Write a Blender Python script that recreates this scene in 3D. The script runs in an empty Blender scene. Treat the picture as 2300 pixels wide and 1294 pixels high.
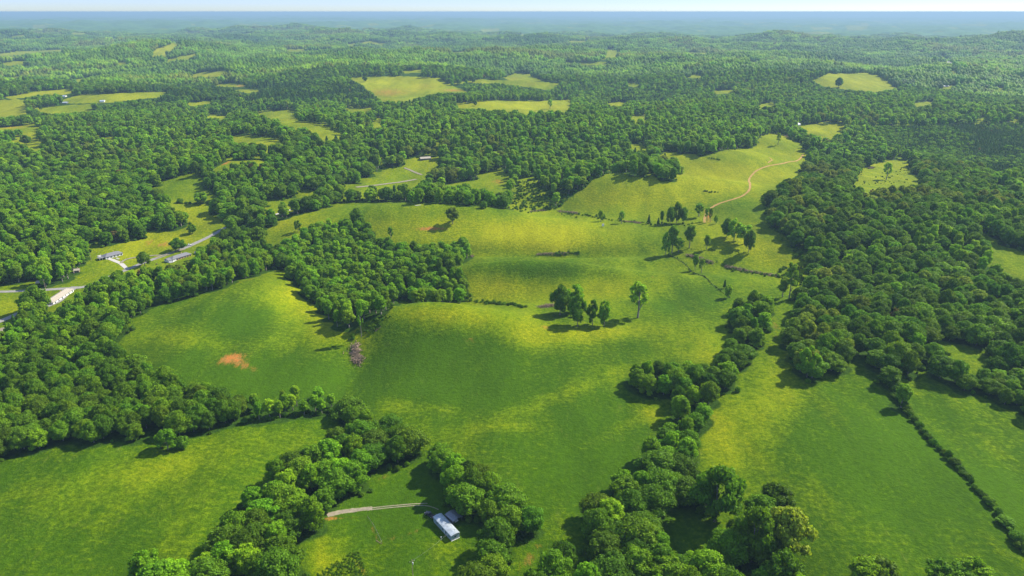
import bpy, bmesh, math, random
import numpy as np
from mathutils import Vector, Matrix
R = math.radians
scene = bpy.context.scene
C = scene.collection
random.seed(7)
RNG = np.random.default_rng(11)

# ------------------------------------------------------------------ camera, sky, sun, exposure
CZ, PITCH, FPX = 220.0, 21.2, 1600.0
cam_d = bpy.data.cameras.new('camera'); cam = bpy.data.objects.new('camera', cam_d); C.objects.link(cam)
cam_d.sensor_width = 36; cam_d.lens = FPX/2300*36; cam_d.clip_start = 1; cam_d.clip_end = 200000
cam.location = (0, 0, CZ); cam.rotation_euler = (R(90-PITCH), 0, 0)
scene.camera = cam
SUN_EL, SUN_AZ = 42, 60        # azimuth clockwise from the view direction (+Y)
world = bpy.data.worlds.new('World'); scene.world = world; world.use_nodes = True
wn = world.node_tree.nodes; wl = world.node_tree.links
sky = wn.new('ShaderNodeTexSky'); sky.sky_type = 'NISHITA'; sky.sun_disc = False
sky.sun_elevation = R(SUN_EL); sky.sun_rotation = R(SUN_AZ); sky.altitude = 900; sky.air_density = 1.0; sky.dust_density = 0.25; sky.ozone_density = 3.5
_tint = wn.new('ShaderNodeMix'); _tint.data_type = 'RGBA'; _tint.blend_type = 'MULTIPLY'; _tint.inputs[0].default_value = 1; _tint.inputs[7].default_value = (.52, .60, .76, 1)
wl.new(sky.outputs[0], _tint.inputs[6])
_tc = wn.new('ShaderNodeTexCoord'); _sx = wn.new('ShaderNodeSeparateXYZ'); _mr = wn.new('ShaderNodeMapRange'); wl.new(_tc.outputs['Generated'], _sx.inputs[0]); wl.new(_sx.outputs[2], _mr.inputs[0])
_mr.inputs[1].default_value = -.001; _mr.inputs[2].default_value = .02; _mr.inputs[4].default_value = .55; _mr.interpolation_type = 'SMOOTHSTEP'
_up = wn.new('ShaderNodeMix'); _up.data_type = 'RGBA'; wl.new(_mr.outputs[0], _up.inputs[0]); wl.new(_tint.outputs[2], _up.inputs[6]); _up.inputs[7].default_value = (2.6, 3.7, 6.0, 1)
wl.new(_up.outputs[2], wn['Background'].inputs[0]); wn['Background'].inputs[1].default_value = 0.105
sd = bpy.data.lights.new('sun', 'SUN'); sun = bpy.data.objects.new('sun', sd); C.objects.link(sun)
sd.energy = 5.0; sd.angle = R(0.5); sd.color = (1, .93, .80)
sv = Vector((math.cos(R(SUN_EL))*math.sin(R(SUN_AZ)), math.cos(R(SUN_EL))*math.cos(R(SUN_AZ)), math.sin(R(SUN_EL))))
sun.rotation_euler = sv.to_track_quat('Z', 'Y').to_euler(); sun.location = (0, 0, 300)
scene.view_settings.view_transform = 'Standard'; scene.view_settings.look = 'None'
scene.view_settings.exposure = 1.1; scene.view_settings.gamma = 1
scene.cycles.use_adaptive_sampling = True; scene.cycles.adaptive_threshold = 0.01
scene.cycles.use_denoising = True
scene.cycles.max_bounces = 5; scene.cycles.diffuse_bounces = 2; scene.cycles.glossy_bounces = 1
scene.cycles.transmission_bounces = 2; scene.cycles.volume_bounces = 0; scene.cycles.transparent_max_bounces = 4

# ------------------------------------------------------------------ noise, terrain height
_P = RNG.permutation(512); _P = np.concatenate([_P, _P])
_G = RNG.normal(size=(512, 2)); _G /= np.linalg.norm(_G, axis=1)[:, None]
def perlin(x, y, seed=0):
    x = np.asarray(x, float)+seed*17.31; y = np.asarray(y, float)-seed*9.77
    xi = np.floor(x).astype(np.int64); yi = np.floor(y).astype(np.int64); xf = x-xi; yf = y-yi
    u = xf*xf*xf*(xf*(xf*6-15)+10); v = yf*yf*yf*(yf*(yf*6-15)+10)
    def g(i, j, a, b):
        h = _P[(_P[(xi+i) & 511]+yi+j) & 511]
        return _G[h, 0]*a+_G[h, 1]*b
    n0 = g(0, 0, xf, yf)*(1-u)+g(1, 0, xf-1, yf)*u
    n1 = g(0, 1, xf, yf-1)*(1-u)+g(1, 1, xf-1, yf-1)*u
    return (n0*(1-v)+n1*v)*1.5
def sm(a, b, x):
    t = np.clip((x-a)/(b-a), 0, 1); return t*t*(3-2*t)
def ray(px, py):
    a = (px-1150)/FPX; b = -(py-647)/FPX
    c, s = math.cos(R(PITCH)), math.sin(R(PITCH))
    return a, c+b*s, -s+b*c
def plane_pt(px, py, z):
    a, b, c = ray(px, py); t = (z-CZ)/c
    return a*t, b*t
# (px, py, height, sigma across, sigma along, rotation): knolls, noses, gullies of the farm
HILLS = [(470,715,8,55,60,0),(585,640,6,30,40,0),(955,702,15,46,22,0),(700,700,-4,22,50,.3),(1040,760,4,60,30,0),(1180,592,10,75,13,-.05),(1200,563,-6,95,10,-.03),(1330,560,-3,50,14,0),(960,470,16,120,40,0),(1410,412,17,75,42,-.3),(1560,425,6,60,30,-.2),
 (1650,350,14,60,55,-.3),(1750,312,16,55,70,0),(1960,480,20,150,120,0),(1780,470,5,40,60,0),(800,795,-6,16,35,0),(850,610,-7,60,60,0),(1120,660,-6,60,14,0),(1250,480,-9,50,35,0),
 (1600,600,-7,60,22,0),(1480,500,-4,70,25,0),(520,375,26,95,80,0),(300,560,-8,120,90,0),(80,500,14,120,100,0),(2000,760,6,70,60,0),(1450,760,4,80,70,0),
 (1550,1010,-4,30,90,0),(820,1010,-4,40,60,0),(1900,1050,5,60,60,0),(200,1080,4,70,50,0),
 (900,195,26,260,300,0),(1180,178,30,150,220,0),(1930,185,30,180,260,0),(1160,240,14,150,120,0),(370,110,55,300,420,0),(640,310,16,90,120,0),(600,350,10,80,60,0),
 (450,300,14,260,160,0),(1100,300,16,200,160,0),(1500,280,12,200,160,0),(880,395,-6,90,60,0),(250,215,10,200,160,0),(1400,130,30,500,500,0),(700,135,35,500,500,0),(2100,330,-6,250,150,0)]
HP = []
for px, py, am, sx, sy, ro in HILLS:
    if py > 330 and px > 250 and abs(am) < 20: am = am*1.3
    X, Y = plane_pt(px, py, max(am, 0)*.8); HP.append((X, Y, am, sx, sy, math.cos(ro), math.sin(ro)))
def H(x, y):
    x = np.asarray(x, float); y = np.asarray(y, float); d = np.hypot(x, y)
    A = 3+30*sm(850, 2200, d)+20*sm(3000, 7000, d)
    z = A*(perlin(x/620, y/620, 1)+.45*perlin(x/240, y/240, 2)*sm(700, 1600, d))
    z = z+1.1*perlin(x/75, y/75, 3)+.28*perlin(x/22, y/22, 4)
    z = z+26*sm(2500, 6000, d)*perlin(x/1900, y/1900, 5)
    for X, Y, am, sx, sy, co, si in HP:
        if am == 0: continue
        dx = x-X; dy = y-Y; lim = 3.6*max(sx, sy)
        if dx.size > 500:
            m = (np.abs(dx) < lim) & (np.abs(dy) < lim)
            if not m.any(): continue
            dx = dx[m]; dy = dy[m]; u = (dx*co+dy*si)/sx; v = (-dx*si+dy*co)/sy; z[m] += am*np.exp(-.5*(u*u+v*v))
        else:
            u = (dx*co+dy*si)/sx; v = (-dx*si+dy*co)/sy; z = z+am*np.exp(-.5*(u*u+v*v))
    # long ridge across the right, the land behind it lies lower; blue hills on the left
    wr = sm(-.25, .25, x/np.maximum(y, 1))
    z = z+wr*(34+10*perlin(x/700, 3.3))*np.exp(-.5*((d-5600-260*perlin(x/1500, 9.1))/520)**2)
    z = z+(1-wr)*36*np.exp(-.5*((d-8200-900*perlin(x/2500, 1.7))/1100)**2)*(.8+.7*perlin(x/1800, y/2500, 8))
    z = z-sm(6300, 8500, d)*(40*wr+15)
    z = z+sm(9500, 13000, d)*(1-.6*wr)*40*(.35+perlin(x/3400, y/4200, 15))
    z = z+sm(11000, 16000, d)*(18*perlin(x/4200, y/2600, 6)+12)
    return np.minimum(z, 120)
def project(x, y, z):
    c, s = math.cos(R(PITCH)), math.sin(R(PITCH))
    dz = z-CZ; f = y*c-dz*s; u = y*s+dz*c
    f = np.maximum(f, 1e-3)
    return 1150+FPX*x/f, 647-FPX*u/f, f
# depth of the first ground hit over the frame (used only to lay the site out)
GX = np.linspace(-500, 2800, 330); GY = np.concatenate([np.linspace(30, 120, 61)[:-1], np.linspace(120, 1750, 330)])
gx, gy = np.meshgrid(GX, GY)
def trace(px, py):
    px = np.asarray(px, float); py = np.asarray(py, float)
    a, b, c = ray(px, py); b = np.broadcast_to(b, px.shape); c = np.broadcast_to(c, px.shape)
    t = np.full(px.shape, 60.0); lo = t.copy(); done = np.zeros(px.shape, bool); hi = np.full(px.shape, 60000.0)
    sh = px.shape; a, b, c, t, lo, hi = [np.ravel(q).copy() for q in (np.broadcast_to(a, sh), b, c, t, lo, hi)]
    act = np.arange(len(t))
    while len(act):
        tt = t[act]; hit = CZ+c[act]*tt < H(a[act]*tt, b[act]*tt)
        hi[act[hit]] = tt[hit]; act = act[~hit]; lo[act] = t[act]; t[act] = t[act]*np.where(t[act] < 3000, 1.012, 1.02)
        act = act[t[act] < 60000]
    lo[hi >= 60000] = 60000
    for _ in range(9):
        m = (lo+hi)/2; below = CZ+c*m < H(a*m, b*m)
        hi = np.where(below, m, hi); lo = np.where(below, lo, m)
    return hi.reshape(sh)
DEP = trace(gx, gy)
def depth_at(px, py):
    fx = np.interp(px, GX, np.arange(len(GX))); fy = np.interp(py, GY, np.arange(len(GY)))
    ix = np.clip(fx.astype(int), 0, len(GX)-2); iy = np.clip(fy.astype(int), 0, len(GY)-2)
    return np.maximum.reduce([DEP[iy, ix], DEP[iy+1, ix], DEP[iy, ix+1], DEP[iy+1, ix+1]])
def P(px, py):
    px = np.atleast_1d(np.array(px, float)); py = np.atleast_1d(np.array(py, float))
    t = trace(px, py); a, b, c = ray(px, py)
    x, y = a*t, b*t
    return np.stack([x, y, H(x, y)], 1)
def P1(px, py): return Vector(P(px, py)[0])

# ------------------------------------------------------------------ open land (outlines of the pastures and clearings)
OPEN = [
 [(620,600),(560,622),(480,650),(400,672),(330,695),(285,730),(262,765),(275,790),(330,815),(400,842),(470,868),(540,888),(600,882),(690,872),(745,878),(820,905),(900,925),(940,985),(1000,1008),(1090,1048),(1140,1085),(1205,1118),(1225,1180),(1290,1165),(1330,1120),(1375,1078),(1440,1050),(1435,1020),(1460,985),(1490,930),(1505,903),(1440,886),(1400,868),(1408,832),(1430,812),(1500,805),(1590,828),(1600,795),(1640,748),(1638,715),(1622,700),(1632,672),(1690,655),(1750,655),(1775,640),(1815,615),(1812,590),(1780,540),(1740,510),(1718,470),(1722,440),(1745,415),(1800,395),(1800,370),(1812,350),(1800,325),(1770,305),(1725,298),(1705,310),(1695,330),(1660,333),(1630,335),(1580,350),(1540,345),(1500,338),(1480,341),(1535,368),(1535,400),(1500,408),(1430,393),(1370,385),(1340,397),(1300,425),(1265,450),(1250,472),(1200,478),(1165,470),(1120,466),(1020,458),(900,452),(760,455),(700,475),(650,490),(600,510),(560,535),(600,540),(640,540),(700,492),(750,488),(790,480),(820,490),(830,510),(880,540),(960,545),(1050,537),(1062,578),(1030,592),(1055,625),(1058,672),(1000,672),(900,675),(870,690),(840,725),(800,735),(770,742),(720,700),(680,650),(640,620)],
 [(-500,1150),(0,1030),(100,1010),(250,987),(350,982),(440,968),(560,948),(640,936),(740,928),(765,940),(740,965),(690,985),(630,1000),(610,1030),(605,1062),(560,1085),(535,1110),(525,1145),(480,1170),(440,1190),(390,1215),(375,1250),(300,1250),(240,1300),(200,1800),(-500,1800)],
 [(905,1038),(960,1050),(980,1090),(985,1130),(1020,1150),(1065,1165),(1085,1185),(1070,1215),(1045,1245),(1025,1300),(1010,1500),(690,1500),(702,1294),(710,1215),(735,1170),(770,1115),(820,1085),(850,1065),(875,1042)],
 [(1190,1215),(1240,1212),(1210,1245),(1160,1294),(1140,1310),(1128,1294)],
 [(1745,760),(1760,785),(1790,838),(1815,850),(1870,832),(1980,822),(1972,850),(2030,930),(2100,1010),(2180,1090),(2240,1160),(2290,1225),(2420,1380),(2380,1500),(2240,1300),(2190,1262),(2110,1258),(2060,1285),(2010,1280),(1960,1262),(1915,1285),(1850,1300),(1812,1290),(1812,1210),(1800,1180),(1775,1140),(1770,1105),(1710,1110),(1665,1165),(1660,1100),(1600,1052),(1590,1040),(1600,1005),(1572,960),(1605,915),(1640,870),(1680,810),(1720,760)],
 [(1745,635),(1778,638),(1768,690),(1756,740),(1748,768),(1726,768),(1736,720),(1742,680)],
 [(1168,408),(1196,400),(1225,430),(1248,462),(1200,478),(1160,472),(1152,440)],
 [(1490,1140),(1540,1125),(1660,1165),(1640,1190),(1630,1225),(1565,1228),(1505,1195)],
 [(2022,852),(2100,855),(2200,885),(2300,928),(2500,1000),(2500,1400),(2300,1195),(2240,1120),(2150,1010),(2080,925)],
 [(2115,768),(2135,764),(2190,780),(2245,806),(2200,812),(2140,800),(2115,790)],
 [(2225,552),(2260,553),(2400,590),(2400,640),(2270,628),(2245,600)],[(2190,520),(2222,528),(2222,536),(2195,530)],
 [(1935,385),(1990,363),(2040,365),(2045,388),(2070,400),(2060,415),(2000,419),(1920,420)],
 [(1795,281),(1895,280),(1888,300),(1850,308),(1812,300)],
 [(200,552),(270,547),(330,527),(380,516),(422,505),(428,480),(392,452),(336,422),(400,396),(440,383),(460,393),(450,418),(500,438),(470,452),(400,457),(470,462),(465,480),(500,490),(512,508),(485,535),(450,558),(438,572),(430,590),(370,602),(320,606),(290,612),(250,612),(220,630),(180,645),(168,640),(168,618),(192,590)],
 [(470,378),(520,360),(585,358),(600,366),(560,364),(520,368),(480,385)],
 [(598,455),(650,443),(705,431),(705,440),(650,452),(600,468)],
 [(-200,640),(0,648),(90,642),(165,640),(168,655),(122,690),(72,672),(52,672),(45,697),(0,747),(-200,800)],
 [(803,405),(850,388),(915,375),(980,378),(942,408),(895,418),(830,418)],[(905,357),(930,357),(945,365),(980,362),(985,372),(915,375)],
 [(972,421),(1010,411),(1080,402),(1112,382),(1140,388),(1136,415),(1125,435),(1095,425),(1050,415)],
 [(760,412),(800,415),(840,425),(800,428),(765,425)],
 [(-200,288),(0,285),(88,278),(88,288),(40,292),(0,296),(-200,300)],[(30,308),(78,303),(95,325),(70,330),(30,322)],[(-200,228),(0,229),(50,228),(56,256),(0,261),(-200,262)],[(75,243),(200,236),(205,249),(110,256)],
 [(140,225),(185,214),(290,211),(368,209),(352,219),(290,224),(240,229),(160,230)],[(15,217),(80,207),(158,202),(156,212),(90,214),(30,221)],
 [(333,127),(345,113),(380,100),(405,97),(395,112),(370,124)],[(365,136),(400,128),(440,122),(450,128),(420,133),(380,138)],[(410,175),(450,163),(512,160),(508,170),(450,174)],[(478,194),(490,188),(530,188),(552,190),(545,195)],
 [(438,266),(480,259),(515,260),(500,267)],[(570,256),(600,250),(660,247),(660,262),(620,265)],[(620,280),(660,274),(690,277),(768,295),(760,305),(715,303),(690,290)],[(515,306),(560,305),(600,308),(645,322),(600,325),(540,318)],
 [(208,307),(240,307),(270,311),(250,314)],
 [(785,180),(830,177),(900,177),(985,180),(1000,190),(1050,207),(980,208),(930,216),(905,222),(860,220),(835,205),(815,190)],[(1003,190),(1080,180),(1130,182),(1190,182),(1252,188),(1232,200),(1170,193),(1120,188),(1060,187)],[(1128,172),(1150,166),(1195,165),(1212,180),(1150,181)],
 [(1030,236),(1100,228),(1200,229),(1275,227),(1275,245),(1190,249),(1120,245),(1040,244)],[(775,244),(830,243),(835,252),(780,251)],[(838,270),(862,266),(848,292),(838,288)],
 [(1830,182),(1865,169),(1950,168),(1985,178),(2018,196),(1960,203),(1905,198),(1850,192)],
 [(1275,92),(1322,92),(1318,97),(1280,97)],[(1675,141),(1705,138),(1700,145)],[(845,97),(866,97),(862,103),(850,103)],[(1265,140),(1370,140),(1360,146),(1280,146)],[(1360,113),(1390,115),(1392,128),(1350,132)],
 [(2125,161),(2160,160),(2150,168),(2125,168)],[(2108,130),(2122,130),(2152,150),(2140,152)],[(-50,124),(60,116),(140,113),(140,119),(60,124),(0,131)],[(0,140),(60,138),(62,148),(0,148)],[(0,175),(50,172),(50,178),(0,180)],[(255,140),(290,141),(288,146),(258,146)],[(25,80),(60,78),(50,84),(30,84)],
 [(1362,233),(1385,230),(1408,232),(1400,238),(1370,238)],[(1412,263),(1435,260),(1458,263),(1450,268),(1420,268)],[(1163,78),(1182,77),(1180,83),(1165,83)],[(1081,67),(1121,66),(1118,72),(1085,73)],[(776,100),(800,99),(798,106),(780,106)],[(880,137),(893,136),(892,143),(882,143)],
 [(72,58),(104,57),(102,63),(78,64)],[(245,87),(265,87),(262,93),(248,93)],[(1530,156),(1552,154),(1550,160),(1534,161)],[(1538,168),(1560,167),(1580,171),(1575,175),(1545,174)],[(2186,167),(2203,168),(2200,178),(2190,178)],[(2108,193),(2157,191),(2155,199),(2115,201)],[(2233,197),(2267,201),(2262,209),(2238,207)],[(1822,62),(1870,62),(1868,67),(1828,68)],[(1899,59),(1949,57),(1948,66),(1905,68)],
 [(520,203),(560,201),(590,204),(560,209)],[(1010,118),(1050,116),(1048,122),(1015,123)],[(640,112),(690,110),(685,116),(645,117)],[(905,160),(950,157),(945,163),(910,164)],[(1600,205),(1640,202),(1650,208),(1610,211)],[(1700,235),(1735,232),(1742,238),(1710,241)],[(2050,232),(2090,229),(2098,236),(2060,239)],[(150,178),(200,175),(205,181),(160,184)],[(420,232),(470,228),(480,233),(430,238)],
 [(1415,322),(1450,325),(1448,336),(1420,335)],[(1410,186),(1440,189),(1430,196),(1412,193)],
]
_OP = [np.array(p, float) for p in OPEN]
for p in _OP:
    if p[:, 1].mean() < 270:
        m = p.mean(0); p[:] = (p-m)*np.array([1.06, 1.28])+m
    elif p[:, 1].mean() < 460 and np.ptp(p[:, 0]) < 260:
        m = p.mean(0); p[:] = (p-m)*np.array([1.05, 1.16])+m
def inpoly(px, py, poly):
    x0, y0 = poly.min(0); x1, y1 = poly.max(0)
    res = np.zeros(px.shape, bool)
    sel = np.nonzero((px >= x0) & (px <= x1) & (py >= y0) & (py <= y1))[0]
    if not len(sel): return res
    X, Y = px[sel], py[sel]; ins = np.zeros(len(sel), bool); n = len(poly)
    for i in range(n):
        xa, ya = poly[i]; xb, yb = poly[(i+1) % n]
        if ya == yb: continue
        c = ((ya > Y) != (yb > Y)) & (X < (xb-xa)*(Y-ya)/(yb-ya)+xa)
        ins ^= c
    res[sel] = ins; return res
def is_open(px, py):
    r = np.zeros(px.shape, bool)
    for p in _OP: r |= inpoly(px, py, p)
    return r
def far_field(x, y):
    d = np.hypot(x, y)
    return (perlin(x/330, y/520, 21) > .62-.1*sm(5000, 9000, d)) & (d > 3600)

# ------------------------------------------------------------------ materials
def mat(name, build):
    m = bpy.data.materials.new(name); m.use_nodes = True; nt = m.node_tree
    for n in list(nt.nodes): nt.nodes.remove(n)
    out = nt.nodes.new('ShaderNodeOutputMaterial'); build(nt, out); return m
def N(nt, t, **kw):
    n = nt.nodes.new(t)
    for k, v in kw.items():
        if k[0] == '_': n.inputs[k[1:].replace('_', ' ')].default_value = v
        else: setattr(n, k, v)
    return n
def mixc(nt, fac, a, b, mode='MIX'):
    n = nt.nodes.new('ShaderNodeMix'); n.data_type = 'RGBA'; n.blend_type = mode
    for s, v in ((0, fac), (6, a), (7, b)):
        if isinstance(v, bpy.types.NodeSocket): nt.links.new(v, n.inputs[s])
        elif s == 0: n.inputs[0].default_value = v
        else: n.inputs[s].default_value = (*v, 1)
    return n.outputs[2]
def mth(nt, op, a, b=0.0, c=None, clamp=False):
    n = nt.nodes.new('ShaderNodeMath'); n.operation = op; n.use_clamp = clamp
    for i, v in enumerate((a, b) if c is None else (a, b, c)):
        if isinstance(v, bpy.types.NodeSocket): nt.links.new(v, n.inputs[i])
        else: n.inputs[i].default_value = v
    return n.outputs[0]
def noise(nt, vec, scale, detail=2, rough=.55):
    n = N(nt, 'ShaderNodeTexNoise'); n.inputs['Scale'].default_value = scale; n.inputs['Detail'].default_value = detail; n.inputs['Roughness'].default_value = rough
    nt.links.new(vec, n.inputs['Vector']); return n.outputs['Fac']
def ramp(nt, f, a, b):
    n = N(nt, 'ShaderNodeMapRange'); n.inputs[1].default_value = a; n.inputs[2].default_value = b; n.clamp = True; n.interpolation_type = 'SMOOTHSTEP'
    nt.links.new(f, n.inputs[0]); return n.outputs[0]
def plain(name, col, rough=.7, spec=.3, metal=0, vary=.15, scale=1.5):
    def b(nt, out):
        tc = N(nt, 'ShaderNodeTexCoord'); f = noise(nt, tc.outputs['Object'], scale, 4)
        c = mixc(nt, ramp(nt, f, .3, .7), [v*(1-vary) for v in col], [min(1, v*(1+vary)) for v in col])
        p = N(nt, 'ShaderNodeBsdfPrincipled'); nt.links.new(c, p.inputs['Base Color'])
        p.inputs['Roughness'].default_value = rough; p.inputs['Specular IOR Level'].default_value = spec; p.inputs['Metallic'].default_value = metal
        nt.links.new(p.outputs[0], out.inputs[0])
    return mat(name, b)
def leafmat(name, c1, c2, c3=None):
    def b(nt, out):
        oi = N(nt, 'ShaderNodeObjectInfo'); tc = N(nt, 'ShaderNodeTexCoord')
        f = noise(nt, tc.outputs['Object'], .45, 3)
        c = mixc(nt, ramp(nt, f, .3, .7), c1, c2)
        if c3 is None: c3_ = tuple(v*.6 for v in c1)
        else: c3_ = c3
        c = mixc(nt, mth(nt, 'MULTIPLY', oi.outputs['Random'], .75), c, c3_)
        at = N(nt, 'ShaderNodeAttribute', attribute_name='tint')
        c = mixc(nt, 1.0, c, at.outputs['Color'], 'MULTIPLY')
        hs = N(nt, 'ShaderNodeHueSaturation'); nt.links.new(c, hs.inputs['Color'])
        r2 = mth(nt, 'FRACT', mth(nt, 'MULTIPLY', oi.outputs['Random'], 91.7))
        nt.links.new(mth(nt, 'MULTIPLY_ADD', r2, .024, .487), hs.inputs['Hue'])
        r3 = mth(nt, 'FRACT', mth(nt, 'MULTIPLY', oi.outputs['Random'], 37.3))
        nt.links.new(mth(nt, 'MULTIPLY_ADD', r3, .70, .78), hs.inputs['Value'])
        p = N(nt, 'ShaderNodeBsdfPrincipled'); nt.links.new(hs.outputs[0], p.inputs['Base Color'])
        p.inputs['Roughness'].default_value = .6; p.inputs['Specular IOR Level'].default_value = .1
        t = N(nt, 'ShaderNodeBsdfTranslucent'); nt.links.new(mixc(nt, 1.0, hs.outputs[0], (1.2, 1.15, .5), 'MULTIPLY'), t.inputs[0])
        m = N(nt, 'ShaderNodeMixShader'); m.inputs[0].default_value = .42
        nt.links.new(p.outputs[0], m.inputs[1]); nt.links.new(t.outputs[0], m.inputs[2]); nt.links.new(m.outputs[0], out.inputs[0])
    return mat(name, b)
LEAF = {
 'oak': leafmat('oak_leaves', (.092, .188, .004), (.142, .250, .006), (.058, .135, .005)),
 'maple': leafmat('maple_leaves', (.135, .275, .004), (.205, .345, .006), (.080, .190, .005)),
 'poplar': leafmat('poplar_leaves', (.170, .315, .006), (.245, .385, .010), (.105, .230, .006)),
 'olive': leafmat('olive_leaves', (.160, .220, .012), (.210, .260, .018), (.120, .180, .012)),
 'pine': leafmat('pine_needles', (.062, .150, .018), (.095, .190, .022), (.050, .125, .018)),
 'shrub': leafmat('shrub_leaves', (.070, .155, .004), (.12, .22, .008), (.050, .120, .006)),
 'brown': leafmat('withered_leaves', (.16, .11, .03), (.13, .12, .02), (.15, .11, .03)),
}
def _bark(nt, out):
    tc = N(nt, 'ShaderNodeTexCoord'); f = noise(nt, tc.outputs['Object'], 2.5, 4)
    c = mixc(nt, ramp(nt, f, .35, .65), (.10, .085, .065), (.26, .23, .19))
    p = N(nt, 'ShaderNodeBsdfPrincipled'); nt.links.new(c, p.inputs['Base Color']); p.inputs['Roughness'].default_value = .9
    nt.links.new(p.outputs[0], out.inputs[0])
BARK = mat('bark', _bark)
def _ground(nt, out):
    geo = N(nt, 'ShaderNodeNewGeometry'); pos = geo.outputs['Position']
    at = N(nt, 'ShaderNodeAttribute', attribute_name='cover'); sp = N(nt, 'ShaderNodeSeparateColor'); nt.links.new(at.outputs['Color'], sp.inputs[0])
    forest, soil, yel = sp.outputs; deep = at.outputs['Alpha']
    mp = N(nt, 'ShaderNodeMapping'); mp.inputs['Rotation'].default_value = (0, 0, .5); mp.inputs['Scale'].default_value = (1, .28, 1); nt.links.new(pos, mp.inputs[0])
    big = noise(nt, pos, .011, 4, .6); med = noise(nt, mp.outputs[0], .07, 4, .6); fine = noise(nt, pos, .42, 4, .7); tuft = noise(nt, pos, 1.3, 2, .6)
    y = mth(nt, 'ADD', mth(nt, 'MULTIPLY', big, .8), mth(nt, 'MULTIPLY', med, .65)); y = mth(nt, 'ADD', y, mth(nt, 'MULTIPLY', fine, .8)); y = mth(nt, 'SUBTRACT', y, .05)
    mp2 = N(nt, 'ShaderNodeMapping'); mp2.inputs['Rotation'].default_value = (0, 0, -.75); mp2.inputs['Scale'].default_value = (.035, .42, 1)
    wv = N(nt, 'ShaderNodeVectorMath', operation='ADD'); wn_ = N(nt, 'ShaderNodeTexNoise'); wn_.inputs['Scale'].default_value = .008; nt.links.new(pos, wn_.inputs['Vector'])
    sc_ = N(nt, 'ShaderNodeVectorMath', operation='SCALE'); sc_.inputs['Scale'].default_value = 90; nt.links.new(wn_.outputs['Color'], sc_.inputs[0]); nt.links.new(pos, wv.inputs[0]); nt.links.new(sc_.outputs[0], wv.inputs[1]); nt.links.new(wv.outputs[0], mp2.inputs[0])
    y = mth(nt, 'ADD', y, mth(nt, 'MULTIPLY', mth(nt, 'SUBTRACT', noise(nt, mp2.outputs[0], 1.0, 3, .6), .5), .6))
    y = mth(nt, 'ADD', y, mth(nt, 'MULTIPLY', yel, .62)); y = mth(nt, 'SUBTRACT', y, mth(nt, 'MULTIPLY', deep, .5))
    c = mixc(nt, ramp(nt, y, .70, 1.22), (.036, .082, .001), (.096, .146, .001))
    c = mixc(nt, ramp(nt, y, 1.02, 1.85), c, (.225, .235, .003))
    c = mixc(nt, mth(nt, 'MULTIPLY', ramp(nt, tuft, .42, .68), .4), c, (.020, .058, .001))
    c = mixc(nt, 1.0, c, mixc(nt, ramp(nt, mth(nt, 'ADD', mth(nt, 'MULTIPLY', fine, .6), mth(nt, 'MULTIPLY', noise(nt, mp.outputs[0], .03, 5, .65), .6)), .42, .78), (.72, .74, .7), (1.28, 1.24, 1.2)), 'MULTIPLY')
    straw = mth(nt, 'MULTIPLY', ramp(nt, noise(nt, mp.outputs[0], .23, 4, .75), .58, .80), .22)
    c = mixc(nt, straw, c, (.20, .19, .04))
    s = mth(nt, 'ADD', soil, mth(nt, 'MULTIPLY', mth(nt, 'SUBTRACT', noise(nt, mp.outputs[0], .35, 6, .8), .5), 2.0))
    sc = mixc(nt, ramp(nt, fine, .35, .65), (.20, .13, .030), (.36, .12, .026))
    c = mixc(nt, mth(nt, 'MULTIPLY', ramp(nt, s, .25, 1.05), ramp(nt, soil, .04, .3)), c, sc)
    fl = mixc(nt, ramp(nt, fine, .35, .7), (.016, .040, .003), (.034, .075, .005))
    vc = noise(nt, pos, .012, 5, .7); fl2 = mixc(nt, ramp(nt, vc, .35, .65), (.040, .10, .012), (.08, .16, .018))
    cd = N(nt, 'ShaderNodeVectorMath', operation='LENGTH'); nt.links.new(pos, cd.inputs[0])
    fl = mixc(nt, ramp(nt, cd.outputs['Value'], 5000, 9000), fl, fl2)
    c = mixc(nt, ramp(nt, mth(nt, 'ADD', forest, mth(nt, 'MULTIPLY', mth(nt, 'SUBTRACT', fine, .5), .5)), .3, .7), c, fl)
    p = N(nt, 'ShaderNodeBsdfPrincipled'); nt.links.new(c, p.inputs['Base Color']); p.inputs['Roughness'].default_value = .9; p.inputs['Specular IOR Level'].default_value = .03
    b = N(nt, 'ShaderNodeBump'); b.inputs['Strength'].default_value = .8; b.inputs['Distance'].default_value = .8
    nt.links.new(mth(nt, 'ADD', mth(nt, 'MULTIPLY', fine, 1.2), mth(nt, 'MULTIPLY', tuft, .6)), b.inputs['Height']); nt.links.new(b.outputs[0], p.inputs['Normal'])
    nt.links.new(p.outputs[0], out.inputs[0])
GROUND = mat('pasture_ground', _ground)
def trackmat(name, col, grass=(.07, .12, .008), amt=.55):
    def b(nt, out):
        geo = N(nt, 'ShaderNodeNewGeometry'); pos = geo.outputs['Position']; at = N(nt, 'ShaderNodeAttribute', attribute_name='tint'); sp = N(nt, 'ShaderNodeSeparateColor'); nt.links.new(at.outputs['Color'], sp.inputs[0])
        c = mixc(nt, ramp(nt, noise(nt, pos, .5, 5, .7), .3, .7), [v*.72 for v in col], [v*1.12 for v in col])
        e = mth(nt, 'ADD', sp.outputs[0], mth(nt, 'MULTIPLY', mth(nt, 'SUBTRACT', noise(nt, pos, .45, 4, .7), .5), 2.2))
        c = mixc(nt, ramp(nt, e, amt, amt+.3), c, grass)
        p = N(nt, 'ShaderNodeBsdfPrincipled'); nt.links.new(c, p.inputs['Base Color']); p.inputs['Roughness'].default_value = .95; p.inputs['Specular IOR Level'].default_value = .05
        nt.links.new(p.outputs[0], out.inputs[0])
    return mat(name, b)
GRAVEL = trackmat('gravel', (.22, .19, .135), amt=.55)
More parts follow.
